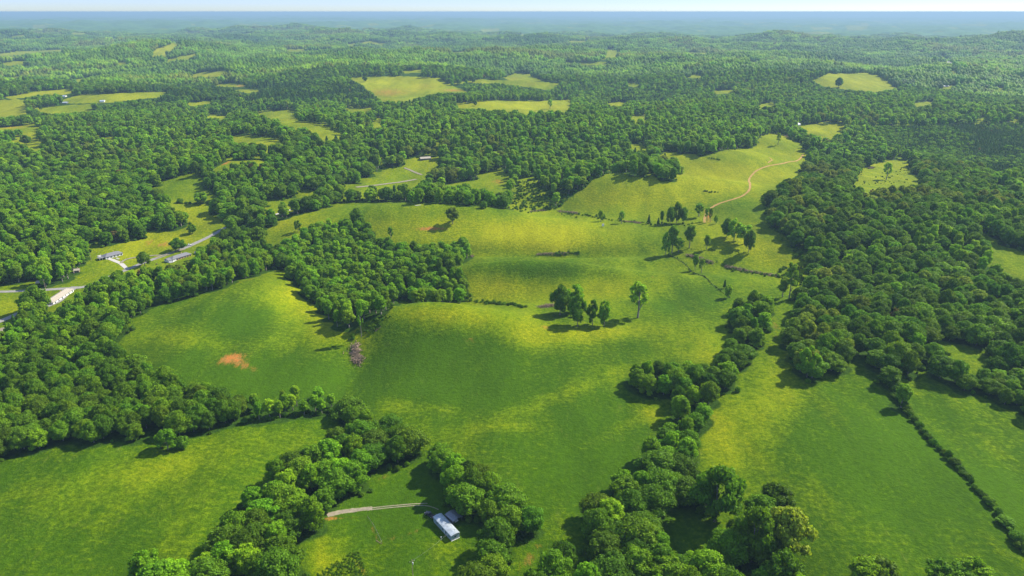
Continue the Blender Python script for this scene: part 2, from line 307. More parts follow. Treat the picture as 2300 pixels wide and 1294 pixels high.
ASPHALT = plain('pale_asphalt', (.20, .19, .175), .9, .2, vary=.12, scale=.5)
DIRT = trackmat('orange_dirt', (.34, .20, .075), (.13, .16, .01), .42)
CONCRETE = plain('concrete', (.36, .34, .30), .85, .2, vary=.08)
SIDING = plain('white_siding', (.66, .66, .64), .6, .3, vary=.04)
BLUESIDE = plain('blue_grey_siding', (.27, .34, .40), .5, .4, vary=.06)
METALROOF = plain('pale_metal_roof', (.34, .375, .395), .45, .5, .35, vary=.22, scale=.7)
SHINGLE = plain('grey_shingles', (.15, .15, .162), .85, .2, vary=.2, scale=2)
TANSHINGLE = plain('tan_shingles', (.30, .265, .21), .85, .2, vary=.2, scale=2)
BRICK = plain('pale_orange_brick', (.38, .24, .14), .85, .2, vary=.15, scale=3)
GLASS = plain('window_glass', (.04, .055, .07), .12, .6, vary=.1)
DARKWOOD = plain('dark_weathered_wood', (.13, .10, .085), .85, .2, vary=.25, scale=2)
GREYWOOD = plain('grey_dead_wood', (.20, .145, .095), .9, .15, vary=.4, scale=.8)
POLE = plain('pole_wood', (.32, .25, .17), .85, .2, vary=.15)
GREYTIN = plain('grey_tin', (.17, .175, .20), .5, .4, .3, vary=.2)
BLACK = plain('dark_paint', (.03, .03, .035), .3, .5)
SILVER = plain('silver_paint', (.55, .56, .58), .3, .5)
WHITEP = plain('white_paint', (.66, .66, .66), .3, .5)
MAROON = plain('maroon_paint', (.16, .03, .03), .3, .5)
RUBBER = plain('tyre_rubber', (.03, .03, .03), .8, .2)

# ------------------------------------------------------------------ mesh + object helpers
def raw_mesh(name, V, F, mats, midx=None, tint=None, smooth=False):
    me = bpy.data.meshes.new(name); V = np.asarray(V, np.float32)
    if isinstance(F, np.ndarray):
        nf, k = F.shape; me.vertices.add(len(V)); me.vertices.foreach_set('co', V.ravel())
        me.loops.add(nf*k); me.loops.foreach_set('vertex_index', F.astype(np.int32).ravel())
        me.polygons.add(nf); me.polygons.foreach_set('loop_start', np.arange(nf, dtype=np.int32)*k)
        me.update(calc_edges=True)
    else:
        me.from_pydata([tuple(v) for v in V], [], F)
    for m in mats: me.materials.append(m)
    if midx is not None: me.polygons.foreach_set('material_index', np.asarray(midx, np.int32))
    if tint is not None:
        a = me.color_attributes.new('tint', 'FLOAT_COLOR', 'POINT')
        t = np.asarray(tint, np.float32); col = np.stack([t, t, t, np.ones_like(t)], 1); a.data.foreach_set('color', col.ravel())
    if smooth: me.polygons.foreach_set('use_smooth', np.ones(len(me.polygons), bool))
    me.update(); return me
class MB:
    def __init__(s): s.v = []; s.f = []
    def add(s, vs, fs):
        o = len(s.v); s.v += [tuple(v) for v in vs]; s.f += [tuple(i+o for i in f) for f in fs]; return s
    def box(s, x0, x1, y0, y1, z0, z1):
        return s.add([(x0,y0,z0),(x1,y0,z0),(x1,y1,z0),(x0,y1,z0),(x0,y0,z1),(x1,y0,z1),(x1,y1,z1),(x0,y1,z1)],
                     [(0,3,2,1),(4,5,6,7),(0,1,5,4),(1,2,6,5),(2,3,7,6),(3,0,4,7)])
    def prism(s, prof, y0, y1, axis='y'):     # closed profile (x,z) extruded along y
        n = len(prof)
        if axis == 'y': vs = [(x, y0, z) for x, z in prof]+[(x, y1, z) for x, z in prof]
        else: vs = [(y0, x, z) for x, z in prof]+[(y1, x, z) for x, z in prof]
        fs = [tuple(range(n)), tuple(range(2*n-1, n-1, -1))]+[(i, i+n, (i+1) % n+n, (i+1) % n) for i in range(n)]
        return s.add(vs, fs)
    def tube(s, a, b, r0, r1, n=6):
        a = Vector(a); b = Vector(b); d = (b-a); q = d.to_track_quat('Z', 'Y')
        vs = [a+q @ Vector((math.cos(2*math.pi*i/n)*r0, math.sin(2*math.pi*i/n)*r0, 0)) for i in range(n)]
        vs += [b+q @ Vector((math.cos(2*math.pi*i/n)*r1, math.sin(2*math.pi*i/n)*r1, 0)) for i in range(n)]
        return s.add(vs, [(i, (i+1) % n, (i+1) % n+n, i+n) for i in range(n)]+[tuple(range(n-1, -1, -1)), tuple(range(n, 2*n))])
    def hip(s, x0, x1, y0, y1, z0, h, rid):   # hipped roof, ridge along x
        ym = (y0+y1)/2; return s.add([(x0,y0,z0),(x1,y0,z0),(x1,y1,z0),(x0,y1,z0),(x0+rid,ym,z0+h),(x1-rid,ym,z0+h),(x0,y0,z0-.18),(x1,y0,z0-.18),(x1,y1,z0-.18),(x0,y1,z0-.18)],
                    [(0,1,5,4),(1,2,5),(2,3,4,5),(3,0,4),(6,9,8,7),(0,6,7,1),(1,7,8,2),(2,8,9,3),(3,9,6,0)])
    def gable(s, x0, x1, y0, y1, z0, h):      # solid gable roof slab, ridge along x
        ym = (y0+y1)/2; t = .18
        return s.prism([(y0, z0), (ym, z0+h), (y1, z0), (y1, z0+t), (ym, z0+h+t), (y0, z0+t)], x0, x1, 'x')
    def build(s, name, m, parent=None, label=None):
        me = bpy.data.meshes.new(name); me.from_pydata(s.v, [], s.f); me.materials.append(m)
        bm = bmesh.new(); bm.from_mesh(me); bmesh.ops.recalc_face_normals(bm, faces=bm.faces); bm.to_mesh(me); bm.free(); me.update()
        o = bpy.data.objects.new(name, me); C.objects.link(o); o.parent = parent
        if label: o['label'] = label
        return o
def empty(name, loc, rz, label, cat, group=None):
    o = bpy.data.objects.new(name, None); C.objects.link(o); o.location = loc; o.rotation_euler = (0, 0, rz); o.empty_display_size = 2
    o['label'] = label; o['category'] = cat
    if group: o['group'] = group
    return o
def tag(o, label, cat, group=None):
    o['label'] = label; o['category'] = cat
    if group: o['group'] = group
    return o
def lay(vs): return vs

# ------------------------------------------------------------------ tree templates
def ico(sub):
    bm = bmesh.new(); bmesh.ops.create_icosphere(bm, subdivisions=sub, radius=1)
    v = np.array([p.co[:] for p in bm.verts]); f = np.array([[q.index for q in p.verts] for p in bm.faces]); bm.free(); return v, f
ICO = {1: ico(1), 2: ico(2), 3: ico(3)}
SHAPES = { # H, Rmax, crown base fraction, profile exponent/top shape, lobe radius factor
 'oak': (15, 7.4, .14, 'round', .27), 'maple': (15, 5.8, .10, 'egg', .27), 'poplar': (18, 4.3, .30, 'tall', .31),
 'olive': (15, 6.6, .2, 'round', .27), 'pine': (15, 3.5, .12, 'cone', .38), 'shrub': (3.2, 2.4, .0, 'round', .36), 'brown': (13, 4.5, .2, 'egg', .3)}
def profile(kind, t):
    if kind == 'round': return np.sqrt(np.clip(1-(2*t-.9)**2/1.22, 0, 1))
    if kind == 'egg': return np.clip(1-np.abs((t-.38)/.70)**2.4, 0, 1)**.5
    if kind == 'tall': return np.clip(1-np.abs((t-.45)/.66)**2.2, 0, 1)**.5
    return np.clip(1.05-t, .06, 1)**.85
def crown_arrays(shape, seed, nl, nc, cs, core=2, sparse=0.0):
    Hh, Rm, zb, pk, lf = SHAPES[shape]; r = np.random.default_rng(seed)
    z0 = Hh*zb; hc = Hh-z0
    t = (np.arange(nl)+r.random(nl))/nl; t = t**.85
    th = np.arange(nl)*2.39996+r.random(nl)*1.2
    lr = lf*Rm*(.75+.5*r.random(nl))*(.55+.45*profile(pk, t))
    rad = np.maximum(Rm*profile(pk, t)-lr*.85, 0)*np.sqrt(.25+.75*r.random(nl))*(1+.16*r.normal(size=nl))
    c = np.stack([np.cos(th)*rad, np.sin(th)*rad, z0+lr*.6+t*(hc-lr*1.5)], 1)
    if sparse: keep = r.random(nl) > sparse; c = c[keep]; lr = lr[keep]; nl = len(c)
    Vs, Fs, Ts = [], [], []; o = 0
    iv, jf = ICO[core]
    if pk != 'cone':                     # inner mass so that no light shines straight through
        k = .55; pts = iv*1.0
        nz = perlin(pts[:, 0]*2+seed, pts[:, 1]*2+pts[:, 2]*3)
        q = pts*np.array([Rm*k, Rm*k, hc*.36])*(1+.25*nz)[:, None]+np.array([0, 0, z0+hc*.5])
        if not sparse: Vs.append(q); Fs.append(jf); Ts.append(np.full(len(q), .95)); o += len(q)
    for i in range(nl):
        nz = perlin(iv[:, 0]*2.2+i*3.1+seed, iv[:, 1]*2.2+iv[:, 2]*2.7)
        q = iv*lr[i]*.70*(1+.35*nz)[:, None]*np.array([1, 1, .88])+c[i]
        Vs.append(q); Fs.append(jf+o); Ts.append(np.full(len(q), .9+.2*r.random())); o += len(q)
    # leafy sprays over every lobe
    li = r.choice(nl, nc, p=(lr**2)/(lr**2).sum()); d = r.normal(size=(nc, 3)); d[:, 2] += .25; d /= np.linalg.norm(d, axis=1)[:, None]
    q = c[li]+d*(lr[li]*(.70+.48*r.random(nc)))[:, None]*np.array([1, 1, .85])
    # drop sprays buried inside other lobes
    keep = np.ones(nc, bool)
    for i in range(nl):
        dd = np.linalg.norm((q-c[i])/np.array([1, 1, .9]), axis=1); keep &= ~((dd < lr[i]*.55) & (li != i))
    q = q[keep]; d = d[keep]; n = len(q)
    nn = d+r.normal(size=(n, 3))*.55; nn /= np.linalg.norm(nn, axis=1)[:, None]
    u = np.cross(nn, r.normal(size=(n, 3))); u /= np.linalg.norm(u, axis=1)[:, None]; w = np.cross(nn, u)
    s = cs*(.6+.8*r.random(n)); u *= s[:, None]; w *= (s*(.55+.4*r.random(n)))[:, None]
    cv = np.stack([q-u, q-w*.8+d*.12*cs, q+u, q+w], 1).reshape(-1, 3)
    cf = np.arange(n*4).reshape(n, 4)
    tn = np.repeat(.62+.76*r.random(n), 4)
    tri = np.concatenate(Fs) if Fs else np.zeros((0, 3), int)
    V = np.concatenate(Vs+[cv]); T = np.concatenate(Ts+[tn])
    quads = cf+o
    F = np.concatenate([tri, quads[:, [0, 1, 2]], quads[:, [0, 2, 3]]])
    return V, F, T, c, lr
def trunk_arrays(shape, seed, c, lr, full=True):
    Hh, Rm, zb, pk, lf = SHAPES[shape]; r = random.Random(seed); m = MB()
    pts = [Vector((0, 0, -1.2))]; x = y = 0
    top = Hh*(.62 if pk in ('round', 'egg') else .88); k = 5
    for i in range(1, k+1):
        x += r.uniform(-.03, .03)*Hh*.4; y += r.uniform(-.03, .03)*Hh*.4; pts.append(Vector((x, y, top*i/k)))
    r0 = Hh*.021
    rr = [r0*(1.35 if i == 0 else 1)*(1-.8*i/k)+.03 for i in range(k+1)]
    for i in range(k): m.tube(pts[i], pts[i+1], rr[i], rr[i+1], 7 if full else 5)
    if full:
        idx = sorted(range(len(c)), key=lambda i: -lr[i])[:9]
        for i in idx:
            e = Vector(c[i]); zz = max(Hh*zb*.8, e.z-math.hypot(e.x, e.y)*.8-1); s = min(k-1, max(1, int(zz/top*k)))
            m.tube(pts[s], e, rr[s]*.5, .05, 5)
    return np.array(m.v), m.f
HERO = {}; FARK = {}
templates = []
def mk_hero(kind, seed, nl, nc, cs, sparse=0., leaf=None):
    V, F, T, c, lr = crown_arrays(kind, seed, nl, nc, cs, 2, sparse)
    cm = raw_mesh('crown', V, F, [LEAF[leaf or kind]], tint=T)
    tv, tf = trunk_arrays(kind, seed, c, lr); tm = raw_mesh('trunk', tv, tf, [BARK])
    return cm, tm, (V, F, T, tv, tf)
def joined(kind, parts, name, leaf=None):
    V, F, T, tv, tf = parts; n = len(V); tri = []
    for f in tf:
        for i in range(1, len(f)-1): tri.append((f[0]+n, f[i]+n, f[i+1]+n))
    FF = np.concatenate([F, np.array(tri, int)]); VV = np.concatenate([V, tv]); TT = np.concatenate([T, np.ones(len(tv))])
    mi = np.concatenate([np.zeros(len(F), int), np.ones(len(tri), int)])
    return raw_mesh(name, VV, FF, [LEAF[leaf or kind], BARK], mi, TT)
KINDS = ['oak', 'maple', 'poplar', 'olive', 'pine', 'shrub', 'brown']
HERO_SPEC = {'oak': (4, 66, 12000, .40), 'maple': (4, 56, 10500, .37), 'poplar': (3, 46, 7500, .34), 'olive': (3, 60, 11000, .38), 'pine': (2, 40, 5500, .36), 'shrub': (3, 16, 1600, .24), 'brown': (1, 16, 2200, .45)}
TPL_NEAR, TPL_MID, CLUMP = {}, {}, {}
for ki, k in enumerate(KINDS):
    nv, nl, nc, cs = HERO_SPEC[k]; HERO[k] = []; TPL_NEAR[k] = []; TPL_MID[k] = []
    for s in range(nv):
        cm, tm, parts = mk_hero(k, 100*ki+s+1, nl+s, nc, cs, .0); HERO[k].append((cm, tm))
        TPL_NEAR[k].append(len(templates)); templates.append(joined(k, parts, 'woodland_tree'))
        Vm, Fm, Tm, c2, l2 = crown_arrays(k, 100*ki+s+51, max(12, nl//2), nc//11, cs*2.4, 1)
        tv, tf = trunk_arrays(k, s, c2, l2, False)
        TPL_MID[k].append(len(templates)); templates.append(joined(k, (Vm, Fm, Tm, tv, tf), 'woodland_tree'))
SPARSE = []
for s in range(2):
    cm, tm, parts = mk_hero('poplar', 900+s, 26, 1500, .50, .45); SPARSE.append((cm, tm))
AIRY = {}
for k, nl, nc, cs in (('oak', 46, 4600, .46), ('maple', 38, 4000, .42), ('olive', 44, 4400, .44)):
    AIRY[k] = []
    for s in range(3):
        cm, tm, parts = mk_hero(k, 700+s+37*len(k), nl, nc, cs, .22); AIRY[k].append((cm, tm))
def mk_clump(seed, leaf, n, sub, cell=30, dims=(5.8, 9.0)):
    r = np.random.default_rng(seed); Vs, Fs, Ts = [], [], []; o = 0; iv, jf = ICO[1]
    pts = []
    g = int(math.sqrt(n))
    for i in range(g):
        for j in range(g): pts.append(((i+.5+r.uniform(-.3, .3))/g*cell-cell/2, (j+.5+r.uniform(-.3, .3))/g*cell-cell/2))
    for (x, y) in pts:
        a = dims[0]*(.75+.5*r.random()); b = dims[1]*(.7+.6*r.random())
        nz = perlin(iv[:, 0]*1.7+x, iv[:, 1]*1.7+iv[:, 2]*2+y)
        q = iv*np.array([a, a, b])*(1+.3*nz)[:, None]+np.array([x, y, b*.95])
        tt = .75+.5*r.random(); Vs.append(q); Fs.append(jf+o); Ts.append(np.full(len(q), tt)); o += len(q)
        m = 34; d = r.normal(size=(m, 3)); d[:, 2] = abs(d[:, 2])*.9; d /= np.linalg.norm(d, axis=1)[:, None]
        c = np.array([x, y, b*.95])+d*np.array([a, a, b])*1.02
        u = np.cross(d+.4*r.normal(size=(m, 3)), r.normal(size=(m, 3))); u /= np.linalg.norm(u, axis=1)[:, None]; u *= 1.5; w = np.cross(u, d)
        cv = np.stack([c-u, c+w, c+u], 1).reshape(-1, 3); cf = np.arange(m*3).reshape(m, 3)+o
        Vs.append(cv); Fs.append(cf); Ts.append(np.repeat(tt*(.8+.4*r.random(m)), 3)); o += m*3
    return raw_mesh('woodland_clump', np.concatenate(Vs), np.concatenate(Fs), [LEAF[leaf]], tint=np.concatenate(Ts))
CL = []
for i, (lf, n) in enumerate([('oak', 9), ('maple', 9), ('poplar', 16), ('pine', 16), ('oak', 9), ('olive', 9)]):
    CL.append(len(templates)); templates.append(mk_clump(300+i, lf, n, 1, 34))
tcol = bpy.data.collections.new('woodland_models')          # never linked to the scene
for i, me in enumerate(templates):
    o = bpy.data.objects.new('woodland_model_%03d' % i, me); tcol.objects.link(o)

# ------------------------------------------------------------------ where trees stand
# zones: outline of a wood, spacing, crown width factor, height factor, kinds
def Z(poly, sp, w, h, kinds): return (np.array(poly, float), sp, w, h, kinds)
ZONES = [
 Z([(545,870),(760,870),(770,950),(545,975)], 6.4, .66, .62, dict(poplar=5, maple=3, shrub=1)),
 Z([(-400,760),(0,755),(60,715),(200,640),(260,790),(400,850),(560,900),(740,880),(760,945),(560,960),(300,1000),(-400,1150)], 6.8, .80, .86, dict(oak=6, maple=3, pine=.6)),
 Z([(160,640),(620,500),(640,640),(560,640),(330,720),(260,790),(100,760)], 7.8, .86, .95, dict(oak=4, maple=3, poplar=2, olive=1)),
 Z([(630,480),(1070,480),(1075,700),(870,740),(780,790),(640,680)], 7.2, .92, .85, dict(poplar=4, maple=5, oak=1)),
 Z([(1140,340),(1360,340),(1360,480),(1140,490)], 9, 1.05, 1.0, dict(poplar=5, maple=3)),
 Z([(460,360),(640,355),(640,430),(560,450),(460,440)], 7, .75, .8, dict(maple=5, poplar=4)),
 Z([(600,850),(1020,850),(1010,1045),(700,1400),(200,1700),(200,1240)], 9, 1.05, 1.0, dict(oak=4, maple=4, poplar=1)),
 Z([(940,1000),(1300,1080),(1240,1500),(1000,1500)], 9, 1.0, 1.0, dict(oak=4, maple=2, olive=1)),
 Z([(1130,1040),(1500,1040),(1840,1200),(1840,1700),(1000,1700)], 9.5, 1.12, 1.0, dict(oak=5, maple=3, olive=2)),
 Z([(1380,780),(1700,640),(1800,700),(1640,900),(1600,1100),(1430,1120)], 8, .88, .9, dict(maple=4, oak=4, poplar=1)),
 Z([(1700,380),(2200,380),(2500,700),(2500,820),(2140,860),(1760,870),(1730,700),(1820,600),(1700,500)], 9.6, 1.02, 1.0, dict(olive=3, oak=5, maple=2, poplar=.6)),
 Z([(1985,800),(2500,830),(2500,1000),(2200,890),(2010,870)], 7, .75, .62, dict(oak=4, maple=3)),
 Z([(1950,288),(2600,270),(2600,385),(2250,405),(1990,345)], 4.9, .58, .36, dict(pine=3, maple=2)),
 Z([(-400,390),(440,400),(440,620),(-400,660)], 9.5, 1.08, 1.0, dict(oak=1.5, maple=5, poplar=3)),
 Z([(330,195),(850,195),(850,235),(330,240)], 9.5, 1.2, 1.1, dict(pine=4, oak=2)),
 Z([(-400,150),(400,140),(420,210),(-400,210)], 11, 1.2, 1.1, dict(oak=4, maple=3, pine=2)),
 Z([(1250,280),(1720,280),(1720,340),(1250,400)], 9.5, 1.15, 1.05, dict(poplar=3, maple=3, pine=2)),
]
DEF = (None, 11.2, 1.2, 1.08, dict(pine=.7, oak=2.5, maple=4, poplar=3, olive=1))
KI = {k: i for i, k in enumerate(KINDS)}
AVOID = []      # (x, y, radius)
AVX = []
def grid_sector(d0, d1, sp, amax):
    xs = np.arange(-d1*math.sin(amax), d1*math.sin(amax), sp); ys = np.arange(d0*.5, d1, sp)
    X, Y = np.meshgrid(xs, ys); X = X+(np.arange(len(ys)) % 2)[:, None]*sp*.5
    X = X.ravel()+RNG.uniform(-.36, .36, X.size)*sp; Y = Y.ravel()+RNG.uniform(-.36, .36, Y.size)*sp
    d = np.hypot(X, Y); m = (d >= d0) & (d < d1) & (abs(X)/np.maximum(Y, 1) < math.tan(amax)); return X[m], Y[m]
def blocked(x, y, z, hgt, fr=(.08, .45, .8)):
    rej = np.zeros(len(x), bool)
    for f in fr:
        px, py, dp = project(x, y, z+hgt*f)
        c = math.cos(R(PITCH)); s = math.sin(R(PITCH))
        vis = dp < depth_at(px, py)*1.03+4
        rej |= vis & is_open(px, py)
    return rej

# ------------------------------------------------------------------ roads and tracks (draped strips)
STRIPS = []
def strip(name, pts, width, m, label=None, lift=.12, world_pts=None, gap=None):
    w = P([p[0] for p in pts], [p[1] for p in pts])[:, :2]
    L = [0]
    for i in range(1, len(w)): L.append(L[-1]+float(np.hypot(*(w[i]-w[i-1]))))
    n = max(4, int(L[-1]/2.5)); s = np.linspace(0, L[-1], n)
    # smooth curve through the points
    X = np.interp(s, L, w[:, 0]); Y = np.interp(s, L, w[:, 1])
    k = max(1, int(n*.035)); ker = np.ones(2*k+1)/(2*k+1)
    def smo(a):
        p = np.concatenate([2*a[0]-a[k:0:-1], a, 2*a[-1]-a[-2:-k-2:-1]]) if n > 2*k+2 else a
        return np.convolve(p, ker, 'valid') if n > 2*k+2 else a
    X, Y = smo(X), smo(Y)
    tx, ty = np.gradient(X), np.gradient(Y); l = np.hypot(tx, ty)+1e-9; nx, ny = -ty/l, tx/l
    V = []; off = np.linspace(-.5, .5, 5)
    ww = width*(1+.14*perlin(s/9, s*0+len(STRIPS)*3.3))
    for o_ in off:
        x = X+nx*ww*o_; y = Y+ny*ww*o_; V.append(np.stack([x, y, H(x, y)+lift], 1))
    V = np.stack(V, 1).reshape(-1, 3); F = []
    for i in range(n-1):
        for j in range(4): F.append((i*5+j, i*5+j+1, (i+1)*5+j+1, (i+1)*5+j))
    me = raw_mesh(name, V, np.array(F), [m], tint=np.tile([1.0, .25, .42, .25, 1.0], n)); o = bpy.data.objects.new(name, me); C.objects.link(o); o['kind'] = 'structure'
    if label: o['label'] = label
    d = np.hypot(X, Y)
    for x, y in zip(X[::2], Y[::2]): AVX.append((x, y, width*.5+1.2))
    STRIPS.append(o); return o
strip('road', [(-120,652),(0,656),(60,653),(110,651),(150,648),(185,647),(215,638),(255,618),(300,599),(345,582),(392,566),(440,546),(490,521),(512,508),(545,497),(605,487)], 5.4, ASPHALT)
strip('side_road', [(168,644),(150,660),(130,678),(95,692),(48,702),(0,722),(-80,752)], 6, ASPHALT, lift=.16)
strip('lane', [(-60,760),(0,742),(15,738)], 9, GRAVEL, lift=.18)
strip('driveway', [(285,604),(272,592),(250,583),(232,578),(222,574)], 4.0, CONCRETE, lift=.2)
strip('curved_drive', [(272,592),(276,586),(288,581),(315,577),(345,574),(380,573)], 3.0, GRAVEL, lift=.24)
strip('drive_spur', [(350,580),(372,571),(395,565),(415,560)], 4, GRAVEL, lift=.28)
strip('farm_track', [(605,487),(625,480),(645,474),(662,468)], 5, CONCRETE, lift=.2)
strip('wheel_track', [(632,484),(655,478),(672,473)], 2.2, GRAVEL, lift=.2)
strip('dirt_track', [(1583,500),(1580,490),(1590,474),(1600,461),(1625,454),(1655,447),(1678,436),(1685,424),(1682,402),(1692,388),(1715,375),(1755,369),(1790,362),(1804,348)], 3.4, DIRT, lift=.2)
strip('dirt_spur', [(1725,366),(1735,360),(1728,354)], 2.6, DIRT, lift=.2)
strip('valley_road', [(800,421),(830,418),(862,414),(900,409),(935,403)], 7, GRAVEL, lift=.3)
strip('field_lane', [(908,377),(925,384),(948,393)], 5, GRAVEL, lift=.3)
strip('gravel_drive', [(735,1158),(755,1152),(790,1146),(836,1142)], 3.4, GRAVEL, lift=.1)
strip('wheel_rut', [(836,1141),(880,1136),(925,1132),(960,1131)], .75, GRAVEL, lift=.09)
strip('wheel_rut', [(836,1145),(880,1140),(925,1136),(962,1135),(985,1145)], .75, GRAVEL, lift=.09)
strip('clay_track', [(640,197),(680,194),(720,190),(755,188),(790,184)], 11, DIRT, lift=.5)
strip('far_highway', [(2112,131),(2124,136),(2136,142),(2150,151)], 26, CONCRETE, lift=1)
strip('far_lane', [(280,90),(310,89),(342,87)], 24, GRAVEL, lift=1)
HOUSES = []   # filled below; their plots keep clear of trees
PLOTS = [(262,578,14),(408,580,17),(145,668,15),(1003,1188,11),(1022,1165,6),(172,610,5),(92,636,6),(957,359,20),(905,354,9),(965,288,16),(1400,292,16),(1437,294,14),(1796,282,12)]
for px, py, r_ in PLOTS:
    v = P1(px, py); AVX.append((v.x, v.y, r_))
AVA = np.array(AVX)
def clear(x, y):
    ok = np.ones(len(x), bool)
    for ax, ay, ar in AVA:
        ok &= (x-ax)**2+(y-ay)**2 > ar*ar
    return ok

pos = []      # x y z kind wscale hscale rot depth px py
d_mid = 2500
X, Y = grid_sector(170, d_mid, 4.6, R(41)); Zz = H(X, Y); PX, PY, DP = project(X, Y, Zz)
zid = np.full(len(X), -1)
for i, z in enumerate(ZONES): m = inpoly(PX, PY, z[0]) & (zid < 0); zid[m] = i
# thin the fine grid to every zone's spacing
sp = np.array([z[1] for z in ZONES]+[DEF[1]])[zid]
sp = sp*np.interp(DP, [1200, 2500], [1, 1.12])
keep = RNG.random(len(X)) < (4.6/sp)**2*1.25
X, Y, Zz, zid, sp, DP, PX, PY = [a[keep] for a in (X, Y, Zz, zid, sp, DP, PX, PY)]
# remove trees that stand too close together (grid hashing)
order = RNG.permutation(len(X)); cell = {}; ok = np.zeros(len(X), bool); cs_ = 8.0
for i in order:
    cx, cy = int(X[i]//cs_), int(Y[i]//cs_); lim = (sp[i]*.72)**2; good = True
    for a in (-1, 0, 1):
        for b in (-1, 0, 1):
            for j in cell.get((cx+a, cy+b), ()):
                if (X[j]-X[i])**2+(Y[j]-Y[i])**2 < lim: good = False; break
            if not good: break
        if not good: break
    if good: ok[i] = True; cell.setdefault((cx, cy), []).append(i)
X, Y, Zz, zid, DP, PX, PY = [a[ok] for a in (X, Y, Zz, zid, DP, PX, PY)]
wsc = np.array([z[2] for z in ZONES]+[DEF[2]])[zid]*(1+.16*RNG.normal(size=len(X)).clip(-2, 2))
hsc = np.array([z[3] for z in ZONES]+[DEF[3]])[zid]*(1+.13*RNG.normal(size=len(X)).clip(-2, 2))
kk = np.zeros(len(X), int)
spec = .65*perlin(X/270, Y/270, 32)+.6*perlin(X/85, Y/85, 31)          # species grow in drifts
for i, z in enumerate(ZONES+[DEF]):
    sel = np.nonzero(zid == (i if i < len(ZONES) else -1))[0]; ks = list(z[4]); p = np.array([z[4][k] for k in ks], float); p /= p.sum()
    u = np.clip(RNG.random(len(sel))*.5+.5*(.5+spec[sel]*1.1), 0, .9999); cum = np.cumsum(p)
    kk[sel] = np.array([KI[k] for k in ks])[np.searchsorted(cum, u).clip(0, len(ks)-1)]
kk[(RNG.random(len(X)) < .0025)] = KI['brown']
HT = np.array([SHAPES[k][0] for k in KINDS])[kk]*hsc
rej = blocked(X, Y, Zz, HT) | ~clear(X, Y)
RT = np.array([SHAPES[k][1] for k in KINDS])[kk]*wsc
# keep crowns from hanging out over the pasture edge
for sgn in (-1, 1):
    px, py, dp = project(X+sgn*RT*.6, Y, Zz+HT*.5); rej |= (dp < depth_at(px, py)*1.03+4) & is_open(px, py)
k_ = ~rej
X, Y, Zz, zid, DP, PX, PY, kk, wsc, hsc, HT, RT = [a[k_] for a in (X, Y, Zz, zid, DP, PX, PY, kk, wsc, hsc, HT, RT)]
ROT = RNG.random(len(X))*6.283
print('trees', len(X))
# clumps far away
X2, Y2 = grid_sector(d_mid, 8800, 27, R(41)); Z2 = H(X2, Y2)
kp = RNG.random(len(X2)) < np.interp(np.hypot(X2, Y2), [2500, 8800], [1, .62]); X2, Y2, Z2 = X2[kp], Y2[kp], Z2[kp]
r2 = blocked(X2, Y2, Z2, np.full(len(X2), 14.)) | far_field(X2, Y2) | ~clear(X2, Y2)
X2, Y2, Z2 = X2[~r2], Y2[~r2], Z2[~r2]
print('clumps', len(X2))

# ------------------------------------------------------------------ ground sheet
na = 900; ang = np.linspace(-R(62), R(62), na); rad = [70.0]
while rad[-1] < 62000: rad.append(rad[-1]*(1.0042 if rad[-1] < 3500 else 1.0075))
rad = np.array(rad); nr = len(rad); A_, R_ = np.meshgrid(ang, rad); GXw = R_*np.sin(A_); GYw = R_*np.cos(A_)
gz = H(GXw, GYw); dd = R_
tx, ty, _ = project(GXw, GYw, gz); flat = (tx.ravel(), ty.ravel())
opn = is_open(*flat).reshape(tx.shape)
cellm = 3.0; hx0, hy0, hn = -2000.0, 0.0, 1400
hist = np.zeros((hn, hn)); ii = ((X-hx0)/cellm).astype(int); jj = ((Y-hy0)/cellm).astype(int); mk = (ii >= 0) & (ii < hn) & (jj >= 0) & (jj < hn)
np.add.at(hist, (ii[mk], jj[mk]), 1)
for _ in range(4): hist = (hist+np.roll(hist, 1, 0)+np.roll(hist, -1, 0)+np.roll(hist, 1, 1)+np.roll(hist, -1, 1))/5
hist = hist*16
def bil(x, y):
    fx = ((x-hx0)/cellm-.5).clip(0, hn-2); fy = ((y-hy0)/cellm-.5).clip(0, hn-2); i = fx.astype(int); j = fy.astype(int); u = fx-i; v = fy-j
    return hist[i, j]*(1-u)*(1-v)+hist[i+1, j]*u*(1-v)+hist[i, j+1]*(1-u)*v+hist[i+1, j+1]*u*v
near = np.clip(bil(GXw, GYw), 0, 1)
ff = far_field(GXw, GYw)
farf = np.where(opn | ff, 0.0, 1.0)
forest = np.where(dd < 1900, near, farf)
bump = sm(8300, 9000, dd)*farf*(9+7*perlin(GXw/140, GYw/140, 12)+6*perlin(GXw/420, GYw/420, 13))
gz = gz+bump
def gsum(lst):
    t = np.zeros(tx.shape)
    for px, py, rx, ry, s, *ro in lst:
        c_, s_ = (math.cos(ro[0]), math.sin(ro[0])) if ro else (1, 0)
        m = (abs(tx-px) < 3*max(rx, ry)) & (abs(ty-py) < 3*max(rx, ry))
        dx = tx[m]-px; dy = ty[m]-py; u = (dx*c_+dy*s_)/rx; v = (-dx*s_+dy*c_)/ry; t[m] += s*np.exp(-.5*(u*u+v*v))
    return t
